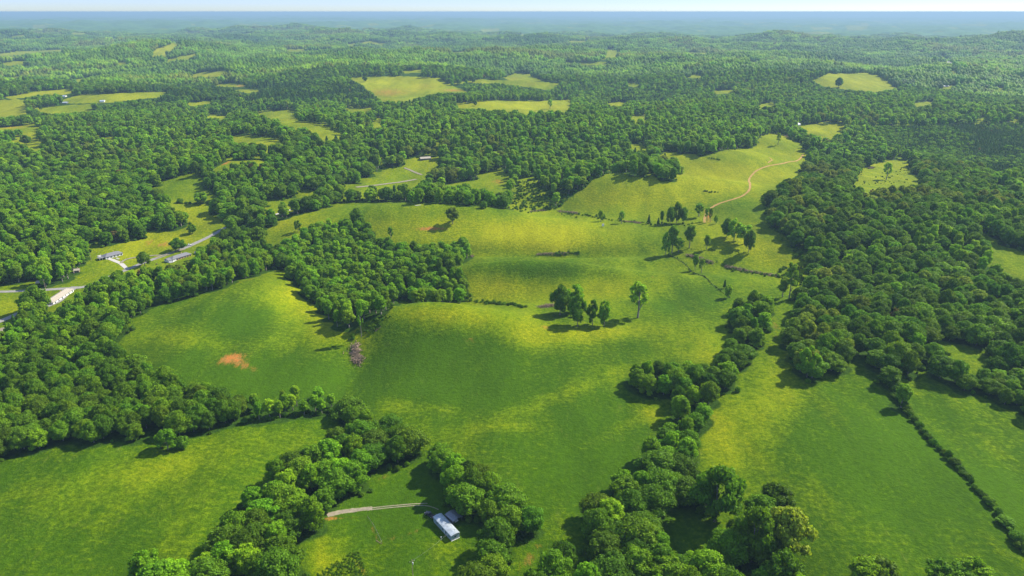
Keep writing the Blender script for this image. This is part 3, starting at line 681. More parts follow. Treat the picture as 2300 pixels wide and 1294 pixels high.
SOIL = [(520,806,27,9,1.0,-.25),(552,824,22,9,.55,.3),(968,514,24,3.2,1.3),(372,549,22,5,.7,-.2),(335,545,10,4,.7,-.4),(1223,735,12,4,.6),(1052,765,22,6,.36),(900,742,8,3,.4),
 (1118,408,12,6,.6),(505,366,14,3,.9,-.2),(855,1074,22,5,.4,-.5),(748,1160,10,10,.35),(810,1276,6,20,.6,-.5),(1212,1225,14,5,.4),(1185,1262,9,24,.5,.6),(885,1208,16,7,.4),(928,1195,12,3,.5,-.4),(727,1165,14,3,.6),
 (780,1163,35,2,.5,-.06),(845,1205,3,20,.55,-.45),(900,207,50,8,.42),(860,210,25,10,.3),(960,193,30,6,.35),(1020,203,20,2.5,.7),(1155,176,22,6,.4),(1195,190,30,4,.35),(1240,240,25,4,.3),(1590,485,8,14,.8),(1728,790,14,20,.25),(1742,735,10,26,.35),
 (1605,935,10,8,.3),(1675,858,10,6,.25),(1465,622,6,4,.45),(1430,600,6,3,.2),(1500,1135,20,6,.5),(540,193,10,2,.8),(20,287,30,3,.5),(45,281,30,3,.5),(60,305,14,3,.4),(1760,308,20,2,.4),(625,600,16,4,.5),(560,628,30,2.5,.4,-.25),(790,745,20,8,.35),(1000,672,40,2,.3)]
YEL = [(720,690,60,50,.8,.6),(760,740,40,30,.6),(640,690,40,60,.4),(930,700,60,14,.7),(1040,715,70,18,.9),(1220,755,70,20,.9),(1150,530,170,22,.8),(1080,640,60,30,.7),(1200,660,120,22,.5),(1400,640,90,30,.6),(1380,745,80,14,.8,-.1),
 (1250,540,60,20,.6),(1700,560,90,25,.5,.5),(1560,560,60,30,.35),(1000,500,150,14,.4),(1400,440,120,22,.45),(1600,400,120,30,.55),(1740,880,70,60,.55),(1640,1000,50,60,.55),(1600,960,30,40,.6),(420,760,90,14,.5,.1),(330,1050,140,30,.6,-.1),(150,1120,100,40,.35),
 (1250,890,200,14,.45,-.35),(1400,960,120,12,.3,-.4),(900,910,40,14,.5),(1560,760,60,30,.55),(1600,800,40,16,.8),(300,570,60,30,.7),(400,540,60,14,.7),(450,480,60,30,.4),(50,690,70,30,.6),(650,500,60,20,.7),(760,1265,50,30,.5),(720,1240,14,60,.6),(1000,1235,60,20,.3),(880,190,80,10,.6),(1150,237,120,8,.6),
 (30,245,60,14,.7),(90,212,60,5,.6),(1900,185,80,14,.4),(250,220,80,8,.25),(460,170,50,5,.5),(370,110,40,14,.4),(1850,290,50,10,.4),(1000,920,30,8,.5),(1130,960,50,8,.45),(1460,925,20,14,.7),(1475,960,12,24,.5),(860,400,50,12,.15),(820,770,26,40,.5),(1190,720,30,30,.5),(2050,870,40,20,.3),(2200,1000,60,40,.2)]
DEEP = [(600,850,120,30,.7,.1),(560,720,80,30,.45),(1020,830,130,60,.6),(1150,600,130,16,.6),(1240,615,90,12,.4),(1350,1070,90,70,.4),(2000,1120,120,110,.35),(1250,1000,100,60,.2),(1880,1000,60,60,.25),(2200,1120,60,60,.3),(100,1060,120,20,.5,-.15),(450,960,120,10,.5,-.15),
 (1500,700,60,40,.35),(1000,800,70,40,.35),(1650,470,40,20,.4),(1560,470,50,8,.3),(960,590,40,20,.2),(850,490,60,10,.4),(830,470,50,8,.3),(400,430,60,20,.4),(880,1160,60,50,.5),(330,590,20,6,.6),(880,398,50,8,.5),(900,1270,60,30,.3),(1800,960,16,60,.3,.5),(1600,660,30,40,.25),(140,245,60,6,.5)]
near_shade = 1-sm(380, 760, dd)  # darkens the nearer grass: foreground shade put into the ground colour
cover = np.stack([forest.ravel(), gsum(SOIL).ravel().clip(0, 1), (gsum(YEL)+.5*sm(560, 1300, dd)).ravel().clip(0, 1), (gsum(DEEP)+.50*near_shade).ravel().clip(0, 1)], 1).astype(np.float32)
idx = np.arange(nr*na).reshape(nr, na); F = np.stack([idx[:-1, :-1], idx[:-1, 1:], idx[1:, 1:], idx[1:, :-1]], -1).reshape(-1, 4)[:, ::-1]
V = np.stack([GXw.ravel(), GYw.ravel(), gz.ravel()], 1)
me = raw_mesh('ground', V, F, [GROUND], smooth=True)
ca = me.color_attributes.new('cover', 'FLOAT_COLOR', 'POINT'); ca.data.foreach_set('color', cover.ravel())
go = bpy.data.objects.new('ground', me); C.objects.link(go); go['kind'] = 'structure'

# ------------------------------------------------------------------ individual trees
used = {}
BPLACE = []
def put_tree(kind, x, y, z, rc, hh, rot, label, group=None, name=None, sparse=False, var=None):
    cm, tm = random.choice(SPARSE) if sparse is True else random.choice(AIRY[kind]) if sparse and kind in AIRY else HERO[kind][(var if var is not None else random.randrange(99)) % len(HERO[kind])]
    Hh, Rm = SHAPES[kind][:2]
    nm = name or {'oak': 'oak_tree', 'maple': 'maple_tree', 'poplar': 'poplar_tree', 'olive': 'hickory_tree', 'pine': 'pine_tree', 'shrub': 'shrub', 'brown': 'withered_tree'}[kind]
    e = empty(nm, (x, y, z), rot, label, 'shrub' if kind == 'shrub' else 'tree', group); e.scale = (rc/Rm, rc/Rm, hh/Hh)
    c = bpy.data.objects.new('crown', cm); C.objects.link(c); c.parent = e
    if not (kind == 'shrub'):
        t = bpy.data.objects.new('trunk', tm); C.objects.link(t); t.parent = e
    return e
COL = {'oak': 'dark green', 'maple': 'fresh green', 'poplar': 'pale green', 'olive': 'olive green', 'pine': 'blackish green', 'shrub': 'low green', 'brown': 'rusty brown'}
SHP = {'oak': 'rounded', 'maple': 'oval', 'poplar': 'slender', 'olive': 'spreading', 'pine': 'pointed', 'shrub': 'bushy', 'brown': 'withered'}
# free-standing trees: px, py of the base, height px, width px, kind, sparse, label
FREE = [
 (1017,503,38,33,'olive',0,'lone round olive tree beside the orange soil scrape on the ridge pasture'),
 (1087,468,17,20,'shrub',0,'small dark round bush on the ridge crest before the tree row'),
 (803,503,36,34,'oak',0,'dark round tree rising behind the gully wood on the pasture'),
 (878,541,34,13,'poplar',1,'thin brownish sapling at the upper edge of the gully wood'),
 (1258,708,70,48,'oak',0,'broad grey-green tree at the back left of the pasture clump, beside the brush pile'),
 (1291,704,66,46,'maple',0,'lighter tree behind the darkest tree of the pasture clump'),
 (1297,733,74,40,'oak',0,'darkest front tree of the pasture clump, casting the longest shadow'),
 (1331,730,58,28,'maple',0,'small upright tree between the dark clump tree and its right-hand twin'),
 (1357,732,56,31,'maple',0,'small upright tree at the right end of the pasture clump'),
 (1432,714,84,44,'poplar',1,'tall ragged thin-crowned tree standing alone right of the pasture clump'),
 (1349,498,26,13,'poplar',0,'short dark sapling by the small white box on the far pasture'),
 (1356,497,16,8,'poplar',0,'tiny sapling touching the short dark sapling on the far pasture'),
 (1396,502,30,14,'poplar',1,'pale thin sapling by the brush line of the far pasture'),
 (1457,503,21,9,'pine',0,'leftmost small dark cedar of the far tree row'),
 (1478,507,18,8,'pine',0,'shortest dark cedar of the far tree row'),
 (1486,505,32,9,'poplar',0,'very slim pole-like tree left of the far grove'),
 (1505,504,40,22,'oak',0,'greyish left tree of the far grove'),
 (1519,501,48,24,'maple',0,'tallest middle tree of the far grove'),
 (1535,501,36,20,'maple',0,'right tree of the far grove with round top'),
 (1570,486,31,22,'maple',1,'thin umbrella-topped tree left of the orange dirt track'),
 (1588,496,32,13,'poplar',1,'slim tree over the bare orange soil beside the dirt track'),
 (1595,499,34,10,'poplar',1,'slimmest tree right of the bare orange soil'),
 (1607,503,20,10,'maple',0,'small sapling downhill from the dirt track trees'),
 (1632,533,44,30,'oak',0,'left half of the shady twin trees on the right pasture'),
 (1648,540,50,32,'maple',0,'bright crowned tree at the heart of the right pasture group'),
 (1672,548,46,34,'olive',1,'thin hazy crowned tree behind the dark right pasture tree'),
 (1681,567,52,28,'oak',0,'dark compact tree at the lower right of the right pasture group'),
 (1548,557,52,24,'poplar',0,'lone tall oval tree on the slope above the brush bank'),
 (1587,560,33,14,'poplar',0,'small lone upright tree above the end of the brush bank'),
 (1495,572,52,22,'maple',0,'left bushy tree of the pair at the top of the fence line'),
 (1509,570,64,24,'poplar',0,'taller tree of the pair at the top of the fence line'),
 (1524,567,34,24,'olive',1,'faint see-through tree right of the fence line pair'),
 (1504,577,10,11,'shrub',0,'small bush at the head of the fence line'),
 (1561,607,36,13,'poplar',0,'narrow dark tree on the fence line'),
 (1575,613,34,16,'olive',1,'brownish thin tree beside the narrow dark fence-line tree'),
 (1627,648,20,9,'pine',0,'little dark cedar near the foot of the fence line'),
 (1635,669,30,20,'maple',0,'pale bushy tree at the foot of the fence line'),
 (1772,672,84,30,'poplar',1,'tall pale thin tree in the gap before the right wood'),
 (1757,668,46,22,'poplar',0,'shorter pale tree left of the tall thin gap tree'),
 (1747,326,28,11,'poplar',1,'lone thin tree on the farthest knoll of the pasture'),
 (1990,404,42,20,'poplar',1,'pale slender tree in the weedy clearing of the right woods'),
 (432,525,22,21,'oak',0,'small round tree in the valley meadow left of the road'),
 (402,563,30,34,'oak',0,'spreading tree shading the road behind the brick house'),
 (325,598,33,32,'oak',0,'round dark tree inside the curved drive'),
 (812,757,84,15,'poplar',1,'tall bare-stemmed tree with small top above the root pile'),
 (782,727,24,10,'poplar',0,'tiny leafy sapling at the foot of the gully wood'),
 (378,1010,48,44,'maple',0,'leafy main tree of the lone thicket in the lower left field'),
 (362,1006,34,24,'oak',0,'left part of the lone thicket in the lower left field'),
 (411,1006,26,38,'shrub',0,'low bushes at the right of the lone field thicket'),
 (1606,1172,118,112,'oak',0,'large solitary round tree on the left edge of the right-hand field'),
 (1742,1146,56,76,'oak',0,'half-height spreading tree above the double-crowned tree'),
 (1688,1262,116,104,'oak',0,'left huge crown of the double-crowned tree in the right-hand field'),
 (1762,1262,112,104,'olive',0,'russet right crown of the double-crowned tree in the right-hand field'),
 (1757,1325,80,88,'oak',0,'bushy tree at the bottom edge under the russet crown'),
 (1812,847,70,44,'maple',0,'upright light tree jutting from the corner of the right wood'),
 (1962,1318,62,92,'oak',0,'low dome-shaped tree at the bottom edge of the right-hand field'),
 (2120,1328,66,84,'maple',0,'left of two leafy trees at the bottom right edge of the photo'),
 (2178,1334,74,88,'maple',0,'right of two leafy trees at the bottom right edge of the photo'),
 (1883,196,22,18,'oak',0,'dark tree at the left of the pale green far hill field'),
 (820,184,14,12,'oak',0,'dark tree at the left end of the far tan pasture'),
 (1063,186,12,10,'oak',0,'single tree in the middle of the far tan pastures'),
 (1068,238,12,8,'oak',0,'left single tree in the far strip meadow'),
 (1235,246,24,11,'poplar',1,'tall thin tree at the right of the far strip meadow'),
 (60,325,22,22,'oak',0,'dark round tree in the small left far clearing'),
 (92,248,14,8,'oak',0,'small tree on the rim of the left far meadow'),
 (442,396,34,18,'oak',0,'dark tree at the upper corner of the valley meadow'),
 (405,455,10,18,'shrub',0,'round bush on the valley meadow boundary'),
 (452,458,26,36,'maple',0,'bushy crown at the right of the valley meadow boundary'),
 (470,400,16,22,'oak',0,'small dark tree beside the hillside wood above the valley meadow'),
 (90,700,62,56,'oak',0,'big dark tree overhanging the white-walled house at left'),
 (65,705,46,40,'maple',0,'tree left of the white-walled house over the side road'),
 (580,545,36,44,'oak',0,'dark bushy tree between the farm track and the wood'),
 (670,520,26,16,'maple',0,'small tree at the top left tip of the gully wood'),
]
for px, py, hp, wp, kind, spz, lab in FREE:
    p = P1(px, py); _, _, dp = project(p.x, p.y, p.z); dp = float(dp)
    m_pp = dp/FPX; an = math.atan2(CZ-p.z, math.hypot(p.x, p.y)); hh = hp*m_pp/max(.6, math.cos(an))*1.0; rc = wp*m_pp/2*1.02
    sh = 'poplar' if spz else kind
    e = put_tree(sh, p.x, p.y, p.z, rc, hh, random.random()*6, lab, name='tree' if spz and kind != 'poplar' else None, sparse=True if spz else 'airy')
# hedge of separate shrubs down the right
hl = [(1985,838),(2000,860),(2020,890),(2045,925),(2066,950),(2085,975),(2110,1000),(2130,1020),(2150,1040),(2172,1062),(2190,1090),(2210,1105),(2232,1135),(2250,1155),(2268,1180),(2288,1210),(2310,1235),(2340,1262)]
hp_ = P([a for a, b in hl], [b+12 for a, b in hl])[:, :2]; L = np.concatenate([[0], np.cumsum(np.hypot(*(np.diff(hp_, axis=0).T)))]); nh = int(L[-1]/3.5)
s = np.linspace(0, L[-1], nh)+RNG.uniform(-1.2, 1.2, nh); hx = np.interp(s, L, hp_[:, 0]); hy = np.interp(s, L, hp_[:, 1])
ordw = ['first', 'second', 'third', 'fourth', 'fifth', 'sixth', 'seventh', 'eighth', 'ninth', 'tenth', 'eleventh', 'twelfth', 'thirteenth', 'fourteenth', 'fifteenth', 'sixteenth', 'seventeenth', 'eighteenth', 'nineteenth', 'twentieth']
def ordn(i): return ordw[i] if i < 20 else '%d%s' % (i+1, {1: 'st', 2: 'nd', 3: 'rd'}.get((i+1) % 10, 'th'))
for i in range(nh):
    big = RNG.random() < .35; rc = RNG.uniform(1.5, 2.9)*(1.4 if big else 1); hh = RNG.uniform(2.0, 3.8)*(1.55 if big else 1)
    x, y = hx[i]+RNG.uniform(-.6, .6), hy[i]+RNG.uniform(-.6, .6); z = float(H(x, y))
    put_tree('oak' if big else 'shrub', x, y, z, rc, hh, random.random()*6, '%s %s bush from the far end of the diagonal field hedge' % (ordn(i), 'taller dark' if big else 'low green'), 'bushes of the diagonal field hedge', name='hedge_bush')
# trees of the woods: the largest in view one by one
vis = (PX > -40) & (PX < 2340) & (PY-HT*FPX/DP < 1294) & (PY < 1420)
showsize = np.where(vis, RT*2*FPX/DP, 0)
ordv = np.argsort(-(showsize+np.where(vis, 900000/DP**1.15*.02, 0)))
sel = [i for i in np.argsort(np.where(vis, DP, 1e9))[:330]]
sel_set = set(sel)
LAND = [(1000,1185,'the mobile home'),(1022,1162,'the grey carport'),(385,990,'the lone field thicket'),(1606,1110,'the large solitary tree'),(1725,1200,'the double-crowned tree'),(1200,1225,'the orange dirt gap'),
 (790,1146,'the gravel drive'),(520,805,'the orange soil patch'),(800,795,'the root pile'),(560,930,'the thin tree belt'),(925,1270,'the yard power pole'),(1500,860,'the pasture clump corner'),(1960,1280,'the dome-shaped bottom tree'),
 (2000,835,'the diagonal hedge top'),(1812,815,'the upright light corner tree'),(130,670,'the white-walled house'),(20,1025,'the lower left field corner'),(1740,740,'the red-earth gap'),(1300,1180,'the narrow end of the pasture'),(740,900,'the belt corner by the pasture'),
 (1440,1050,'the pasture notch'),(880,1050,'the top of the yard'),(600,1040,'the right end of the lower left field'),(2200,840,'the shaded hedge at right'),(250,1240,'the bottom left corner of the field')]
cnt = {}
rows = []
for i in sel:
    cx, cy = PX[i], PY[i]-HT[i]*FPX/DP[i]*.55
    l = min(LAND, key=lambda q: (q[0]-cx)**2+(q[1]-cy)**2); dx = cx-l[0]; dy = cy-l[1]; dist = math.hypot(dx, dy)
    a = math.degrees(math.atan2(-dy, dx)) % 360
    dr = ['right of', 'up-right of', 'above', 'up-left of', 'left of', 'down-left of', 'below', 'down-right of'][int((a+22.5)//45) % 8]
    k = KINDS[kk[i]]; key = (k, dr, l[2]); rows.append((key, dist, i))
bykey = {}
for key, dist, i in sorted(rows, key=lambda r_: r_[1]): bykey.setdefault(key, []).append(i)
for key, lst in bykey.items():
    k, dr, ln = key
    for j, i in enumerate(lst):
        if len(lst) == 1: lab = '%s %s tree %s %s' % (COL[k], SHP[k], dr, ln)
        else: lab = '%s %s tree %s %s, %s' % (COL[k], SHP[k], dr, ln, 'nearest' if j == 0 else ordn(j)+' nearest')
        put_tree(k, X[i], Y[i], Zz[i], RT[i], HT[i], ROT[i], lab, 'trees of the near woods', var=int(i))
# everything else of the woodland: one object, trees and farther off clumps placed on points
rest = np.array([i for i in range(len(X)) if i not in sel_set])
tpl = np.zeros(len(rest), int)
for n_, i in enumerate(rest):
    k = KINDS[kk[i]]; T_ = TPL_NEAR[k] if DP[i] < 1150 else TPL_MID[k]; tpl[n_] = T_[i % len(T_)]
cw = np.array([SHAPES[k][0] for k in KINDS])
sc = np.stack([wsc[rest], wsc[rest], hsc[rest]], 1)
cn = len(X2); sp2 = perlin(X2/480, Y2/480, 33)+.14*RNG.normal(size=cn); cl = np.digitize(sp2, [-.45, -.22, 0, .2, .42]); order_ = [CL[3], CL[0], CL[4], CL[1], CL[2], CL[5]]
tpl = np.concatenate([tpl, np.array(order_)[cl]]); s2 = .9+.25*RNG.random(cn); sc = np.concatenate([sc, np.stack([s2, s2, s2*(.8+.35*RNG.random(cn))], 1)])
pts = np.concatenate([np.stack([X[rest], Y[rest], Zz[rest]], 1), np.stack([X2, Y2, Z2-1.0], 1)]); rz = np.concatenate([ROT[rest], RNG.random(cn)*6.283])
def instancer(name, pts, tpl, sc, rz, coll, label, cat):
    me = bpy.data.meshes.new(name); me.vertices.add(len(pts)); me.vertices.foreach_set('co', np.asarray(pts, np.float32).ravel())
    a = me.attributes.new('tpl', 'INT', 'POINT'); a.data.foreach_set('value', np.asarray(tpl, np.int32))
    a = me.attributes.new('scl', 'FLOAT_VECTOR', 'POINT'); a.data.foreach_set('vector', np.asarray(sc, np.float32).ravel())
    a = me.attributes.new('rot', 'FLOAT_VECTOR', 'POINT'); r = np.zeros((len(pts), 3), np.float32); r[:, 2] = rz; a.data.foreach_set('vector', r.ravel())
    o = bpy.data.objects.new(name, me); C.objects.link(o); o['kind'] = 'stuff'; o['label'] = label; o['category'] = cat
    ng = bpy.data.node_groups.new(name, 'GeometryNodeTree')
    ng.interface.new_socket('Geometry', in_out='INPUT', socket_type='NodeSocketGeometry'); ng.interface.new_socket('Geometry', in_out='OUTPUT', socket_type='NodeSocketGeometry')
    gi = ng.nodes.new('NodeGroupInput'); gout = ng.nodes.new('NodeGroupOutput'); ip = ng.nodes.new('GeometryNodeInstanceOnPoints'); ci = ng.nodes.new('GeometryNodeCollectionInfo')
    ci.inputs['Collection'].default_value = coll; ci.inputs['Separate Children'].default_value = True; ci.inputs['Reset Children'].default_value = True
    ip.inputs['Pick Instance'].default_value = True
    def att(nm, t):
        n = ng.nodes.new('GeometryNodeInputNamedAttribute'); n.data_type = t; n.inputs['Name'].default_value = nm; return n.outputs['Attribute']
    ng.links.new(gi.outputs[0], ip.inputs['Points']); ng.links.new(ci.outputs[0], ip.inputs['Instance'])
    ng.links.new(att('tpl', 'INT'), ip.inputs['Instance Index']); ng.links.new(att('scl', 'FLOAT_VECTOR'), ip.inputs['Scale'])
    e2r = ng.nodes.new('FunctionNodeEulerToRotation'); ng.links.new(att('rot', 'FLOAT_VECTOR'), e2r.inputs[0]); ng.links.new(e2r.outputs[0], ip.inputs['Rotation'])
    ng.links.new(ip.outputs[0], gout.inputs[0])
    md = o.modifiers.new('scatter', 'NODES'); md.node_group = ng; return o
instancer('woodland', pts, tpl, sc, rz, tcol, 'mixed green woodland covering the hills to the horizon', 'woodland')

# ------------------------------------------------------------------ undergrowth along wood edges, gullies and fence lines
up = []
def line_pts(pl, step, spread, s0, s1):
    w = P([p[0] for p in pl], [p[1] for p in pl])[:, :2]; L = np.concatenate([[0], np.cumsum(np.hypot(*(np.diff(w, axis=0).T)))]); n = max(2, int(L[-1]/step)); s = np.linspace(0, L[-1], n)
    x = np.interp(s, L, w[:, 0])+RNG.normal(size=n)*spread; y = np.interp(s, L, w[:, 1])+RNG.normal(size=n)*spread
    for a, b in zip(x, y): up.append((a, b, RNG.uniform(s0, s1)))
def area_pts(poly, n, s0, s1):
    p = np.array(poly, float); x0, y0 = p.min(0); x1, y1 = p.max(0); qx = RNG.uniform(x0, x1, n*3); qy = RNG.uniform(y0, y1, n*3); m = inpoly(qx, qy, p); w = P(qx[m][:n], qy[m][:n])
    for a in w: up.append((a[0], a[1], RNG.uniform(s0, s1)))
line_pts([(1040,672),(1080,678),(1120,684),(1175,692)], 1.1, 1.6, .35, .75)
line_pts([(1508,575),(1540,595),(1570,618),(1600,640),(1640,668)], 2.4, .35, .22, .42)
line_pts([(1545,560),(1600,562),(1670,567)], 3, .5, .15, .35)
line_pts([(1625,598),(1650,607),(1700,615),(1755,624)], 1.5, 2.2, .35, .7); line_pts([(1545,575),(1580,585),(1605,592)], 2, 2, .3, .6)
line_pts([(1265,478),(1320,486),(1380,494),(1450,503),(1550,505)], 2, 3.5, .3, .7)
line_pts([(1235,572),(1265,571),(1300,569)], 1.5, 1.2, .4, .7); line_pts([(700,556),(1060,576)], 3, 2, .3, .6)
line_pts([(400,457),(430,458),(470,458)], 2.5, .8, .5, .9); line_pts([(1580,430),(1600,432),(1612,432)], 2, 1, .4, .7); line_pts([(1590,355),(1615,360)], 2, 1, .4, .7)
area_pts([(1160,410),(1200,400),(1290,430),(1255,470),(1180,480),(1150,470)], 420, .3, .85); area_pts([(1260,440),(1330,395),(1350,390),(1290,440),(1262,460)], 110, .35, .8)
area_pts([(1750,600),(1815,600),(1800,640),(1750,650)], 60, .4, .8); area_pts([(1925,415),(1990,385),(2040,372),(2040,410),(1990,416)], 50, .2, .55)
area_pts([(840,745),(900,690),(870,700),(800,745),(780,770)], 60, .3, .7); area_pts([(2120,790),(2150,800),(2110,800)], 12, .3, .6)
line_pts([(1715,440),(1740,505),(1775,545),(1805,590)], 2.2, 3, .5, 1.1)
line_pts([(625,935),(700,925),(760,930)], 1.6, 1.5, .4, .9); line_pts([(540,948),(640,936)], 1.6, 1.5, .4, .9)
area_pts([(705,1294),(790,1240),(806,1238),(812,1260),(835,1300),(700,1300)], 420, .10, .22)
area_pts([(1560,820),(1600,800),(1640,760)], 1, .2, .3)
# weeds wherever a wood meets open ground
ed = []
tree_near = np.nonzero(DP < 1300)[0]
cand = tree_near[RNG.random(len(tree_near)) < .9]
for sgn in range(6):
    a = RNG.random(len(cand))*6.283; rr_ = RT[cand]*RNG.uniform(.5, 1.25, len(cand)); x = X[cand]+np.cos(a)*rr_; y = Y[cand]+np.sin(a)*rr_
    gi_ = ((x-hx0)/cellm).astype(int).clip(0, hn-1); gj_ = ((y-hy0)/cellm).astype(int).clip(0, hn-1); hv = hist[gi_, gj_]; m = (hv < .6) & (RNG.random(len(x)) < .8)
    for q, w in zip(x[m], y[m]): ed.append((q, w, RNG.uniform(.35, 1.05)))
up += ed
U = np.array(up); ok = clear(U[:, 0], U[:, 1]); U = U[ok]
scol = bpy.data.collections.new('undergrowth_models')
for s in range(3): o = bpy.data.objects.new('undergrowth_model_%d' % s, HERO['shrub'][s][0]); scol.objects.link(o)
instancer('undergrowth', np.stack([U[:, 0], U[:, 1], H(U[:, 0], U[:, 1])-.1], 1), RNG.integers(0, 3, len(U)), np.stack([U[:, 2]]*2+[U[:, 2]*RNG.uniform(.7, 1.3, len(U))], 1), RNG.random(len(U))*6.28, scol,
          'weeds and low scrub along wood edges, gullies and fence lines', 'undergrowth')
print('undergrowth', len(U))

# ------------------------------------------------------------------ brush and root piles
def brush(pxs, name, label, n, ht, wd, slen=(2.5, 7), rad_=(.06, .22), seed=0, radial=False):
    r = random.Random(seed); w = P([p[0] for p in pxs], [p[1] for p in pxs]); m = MB(); c0 = Vector(w.mean(0))
    for i in range(n):
        t = r.random()*(len(w)-1); k = min(int(t), len(w)-2); b = Vector(w[k]).lerp(Vector(w[k+1]), t-k)
        off = r.gauss(0, wd*.4); b += Vector((r.gauss(0, wd*.35), off, 0)); hz = max(0, ht*(1-(off/wd)**2)*r.random())
        a = r.random()*6.28 if not radial else math.atan2(b.y-c0.y, b.x-c0.x)+r.gauss(0, .5); l = r.uniform(*slen); e = r.uniform(-.15, .5) if not radial else r.uniform(-.12, .18)
        z = float(H(b.x, b.y))+hz; p = Vector((b.x, b.y, z))-c0; d = Vector((math.cos(a)*math.cos(e), math.sin(a)*math.cos(e), math.sin(e)))*l/2
        q = r.uniform(*rad_); m.tube(p-d, p+d, q, q*.4, 5)
    o = m.build(name, GREYWOOD); o.location = c0; tag(o, label, 'brush pile'); return o
brush([(797,778),(798,790),(803,805),(806,814)], 'root_pile', 'large grey heap of uprooted trunks and roots in the gully', 380, 1.8, 5.5, (2, 5), (.10, .28), 3, True)
brush([(1206,572),(1240,571),(1275,570)], 'brush_pile', 'long grey brush pile on the terrace bank of the ridge', 240, 1.6, 1.6, (2, 5), (.05, .15), 4)
brush([(1210,691),(1240,688),(1268,686)], 'brush_pile', 'brown brush pile behind the left trees of the pasture clump', 260, 2.2, 2.6, (2, 6), (.06, .18), 5)
brush([(1542,574),(1560,578),(1580,585),(1600,591)], 'brush_pile', 'purplish brush bank beside the fence line trees', 300, 1.8, 2.2, (2, 6), (.06, .18), 6)
brush([(1630,600),(1660,606),(1700,613),(1750,622)], 'brush_pile', 'longest grey brush bank below the right pasture slope', 420, 1.9, 2.4, (2, 6), (.06, .18), 7)
brush([(1255,475),(1280,478),(1300,480)], 'brush_pile', 'brushwood heap at the lower end of the far gully', 200, 1.8, 2.2, (2, 6), (.06, .18), 8)
brush([(1190,476),(1210,474),(1225,473)], 'brush_pile', 'small felled brushwood line left in the weedy far gully', 110, 1.4, 1.8, (2, 6), (.06, .18), 9)
brush([(1395,497),(1420,500),(1440,502)], 'brush_pile', 'brushwood strip between the saplings of the far pasture', 150, 1.5, 1.8, (2, 6), (.06, .18), 10)
brush([(1045,575),(1058,576),(1062,577)], 'brush_pile', 'small brush heap at the right tip of the gully wood', 90, 1.5, 1.6, (2, 5), (.06, .18), 11)
brush([(1950,379),(1962,377)], 'brush_pile', 'pale brush heap in the weedy clearing of the right woods', 110, 2.0, 3, (3, 7), (.08, .2), 12)
brush([(1762,306),(1778,311)], 'brush_pile', 'dark brush heap at the far tip of the pasture', 120, 2.0, 3, (3, 7), (.08, .2), 13)
def log(p0, p1, rr0, label):
    a, b = P1(*p0), P1(*p1); m = MB(); n = 5
    for i in range(n): q0 = a.lerp(b, i/n)+Vector((0, 0, rr0+.05*math.sin(i*2))); q1 = a.lerp(b, (i+1)/n)+Vector((0, 0, rr0+.05*math.sin(i*2+2))); m.tube(q0-a, q1-a, rr0*(1-.5*i/n), rr0*(1-.5*(i+1)/n), 7)
    d = (b-a); m.tube(d*.6, d*.7+Vector((1, 1.2, .9)), rr0*.4, .04, 5); m.tube(d*.4, d*.45+Vector((-1, .6, .9)), rr0*.4, .04, 5)
    o = m.build('fallen_log', GREYWOOD); o.location = a; tag(o, label, 'log')
log((843,745), (856,735), .3, 'bare fallen trunk lying uphill of the root pile')
log((845,1215), (857,1222), .18, 'pale weathered log at the end of the yard fence row')

# ------------------------------------------------------------------ buildings
def frame(px0, py0, px1, py1):
    a, b = P1(px0, py0), P1(px1, py1); d = b-a; return a, math.atan2(d.y, d.x), math.hypot(d.x, d.y)
def win(parent, x, y, z, w, h, side, m=GLASS):   # side: 'y-' faces -y, 'x+' etc.
    t = .05
    fr, gl = MB(), MB()
    if side[0] == 'y':
        s = -1 if side[1] == '-' else 1
        fr.box(x-w/2-.08, x+w/2+.08, min(y, y+s*t), max(y, y+s*t), z-.08, z+h+.08); gl.box(x-w/2, x+w/2, min(y+s*t, y+s*(t+.03)), max(y+s*t, y+s*(t+.03)), z, z+h)
    else:
        s = -1 if side[1] == '-' else 1
        fr.box(min(x, x+s*t), max(x, x+s*t), y-w/2-.08, y+w/2+.08, z-.08, z+h+.08); gl.box(min(x+s*t, x+s*(t+.03)), max(x+s*t, x+s*(t+.03)), y-w/2, y+w/2, z, z+h)
    f = fr.build('window', WHITEP, parent); gl.build('pane', m, f)
def door(parent, x, y, z, w, h, side, m):
    s = -1 if side[1] == '-' else 1; d = MB(); k = MB()
    if side[0] == 'y': d.box(x-w/2, x+w/2, min(y, y+s*.06), max(y, y+s*.06), z, z+h); k.box(x+w*.35, x+w*.42, min(y+s*.06, y+s*.12), max(y+s*.06, y+s*.12), z+1, z+1.12)
    else: d.box(min(x, x+s*.06), max(x, x+s*.06), y-w/2, y+w/2, z, z+h); k.box(min(x+s*.06, x+s*.12), max(x+s*.06, x+s*.12), y+w*.35, y+w*.42, z+1, z+1.12)
    o = d.build('door', m, parent); k.build('handle', SILVER, o)
# mobile home in the yard: long axis from its near corner to the far left corner
c0, c1, c2 = P1(1014, 1216), P1(1032, 1208), P1(974, 1174)
ax = (c2-c0); ax.z = 0; Lm = ax.length; rz_ = math.atan2(ax.y, ax.x); wdt = 4.3
print('mobile home length', Lm, 'width px', (c1-c0).length)
mh = empty('mobile_home', (c0.x, c0.y, c0.z-.15), rz_, 'long pale blue mobile home with rust-speckled metal roof in the yard', 'mobile home')
Lm = min(max(Lm, 15), 19)
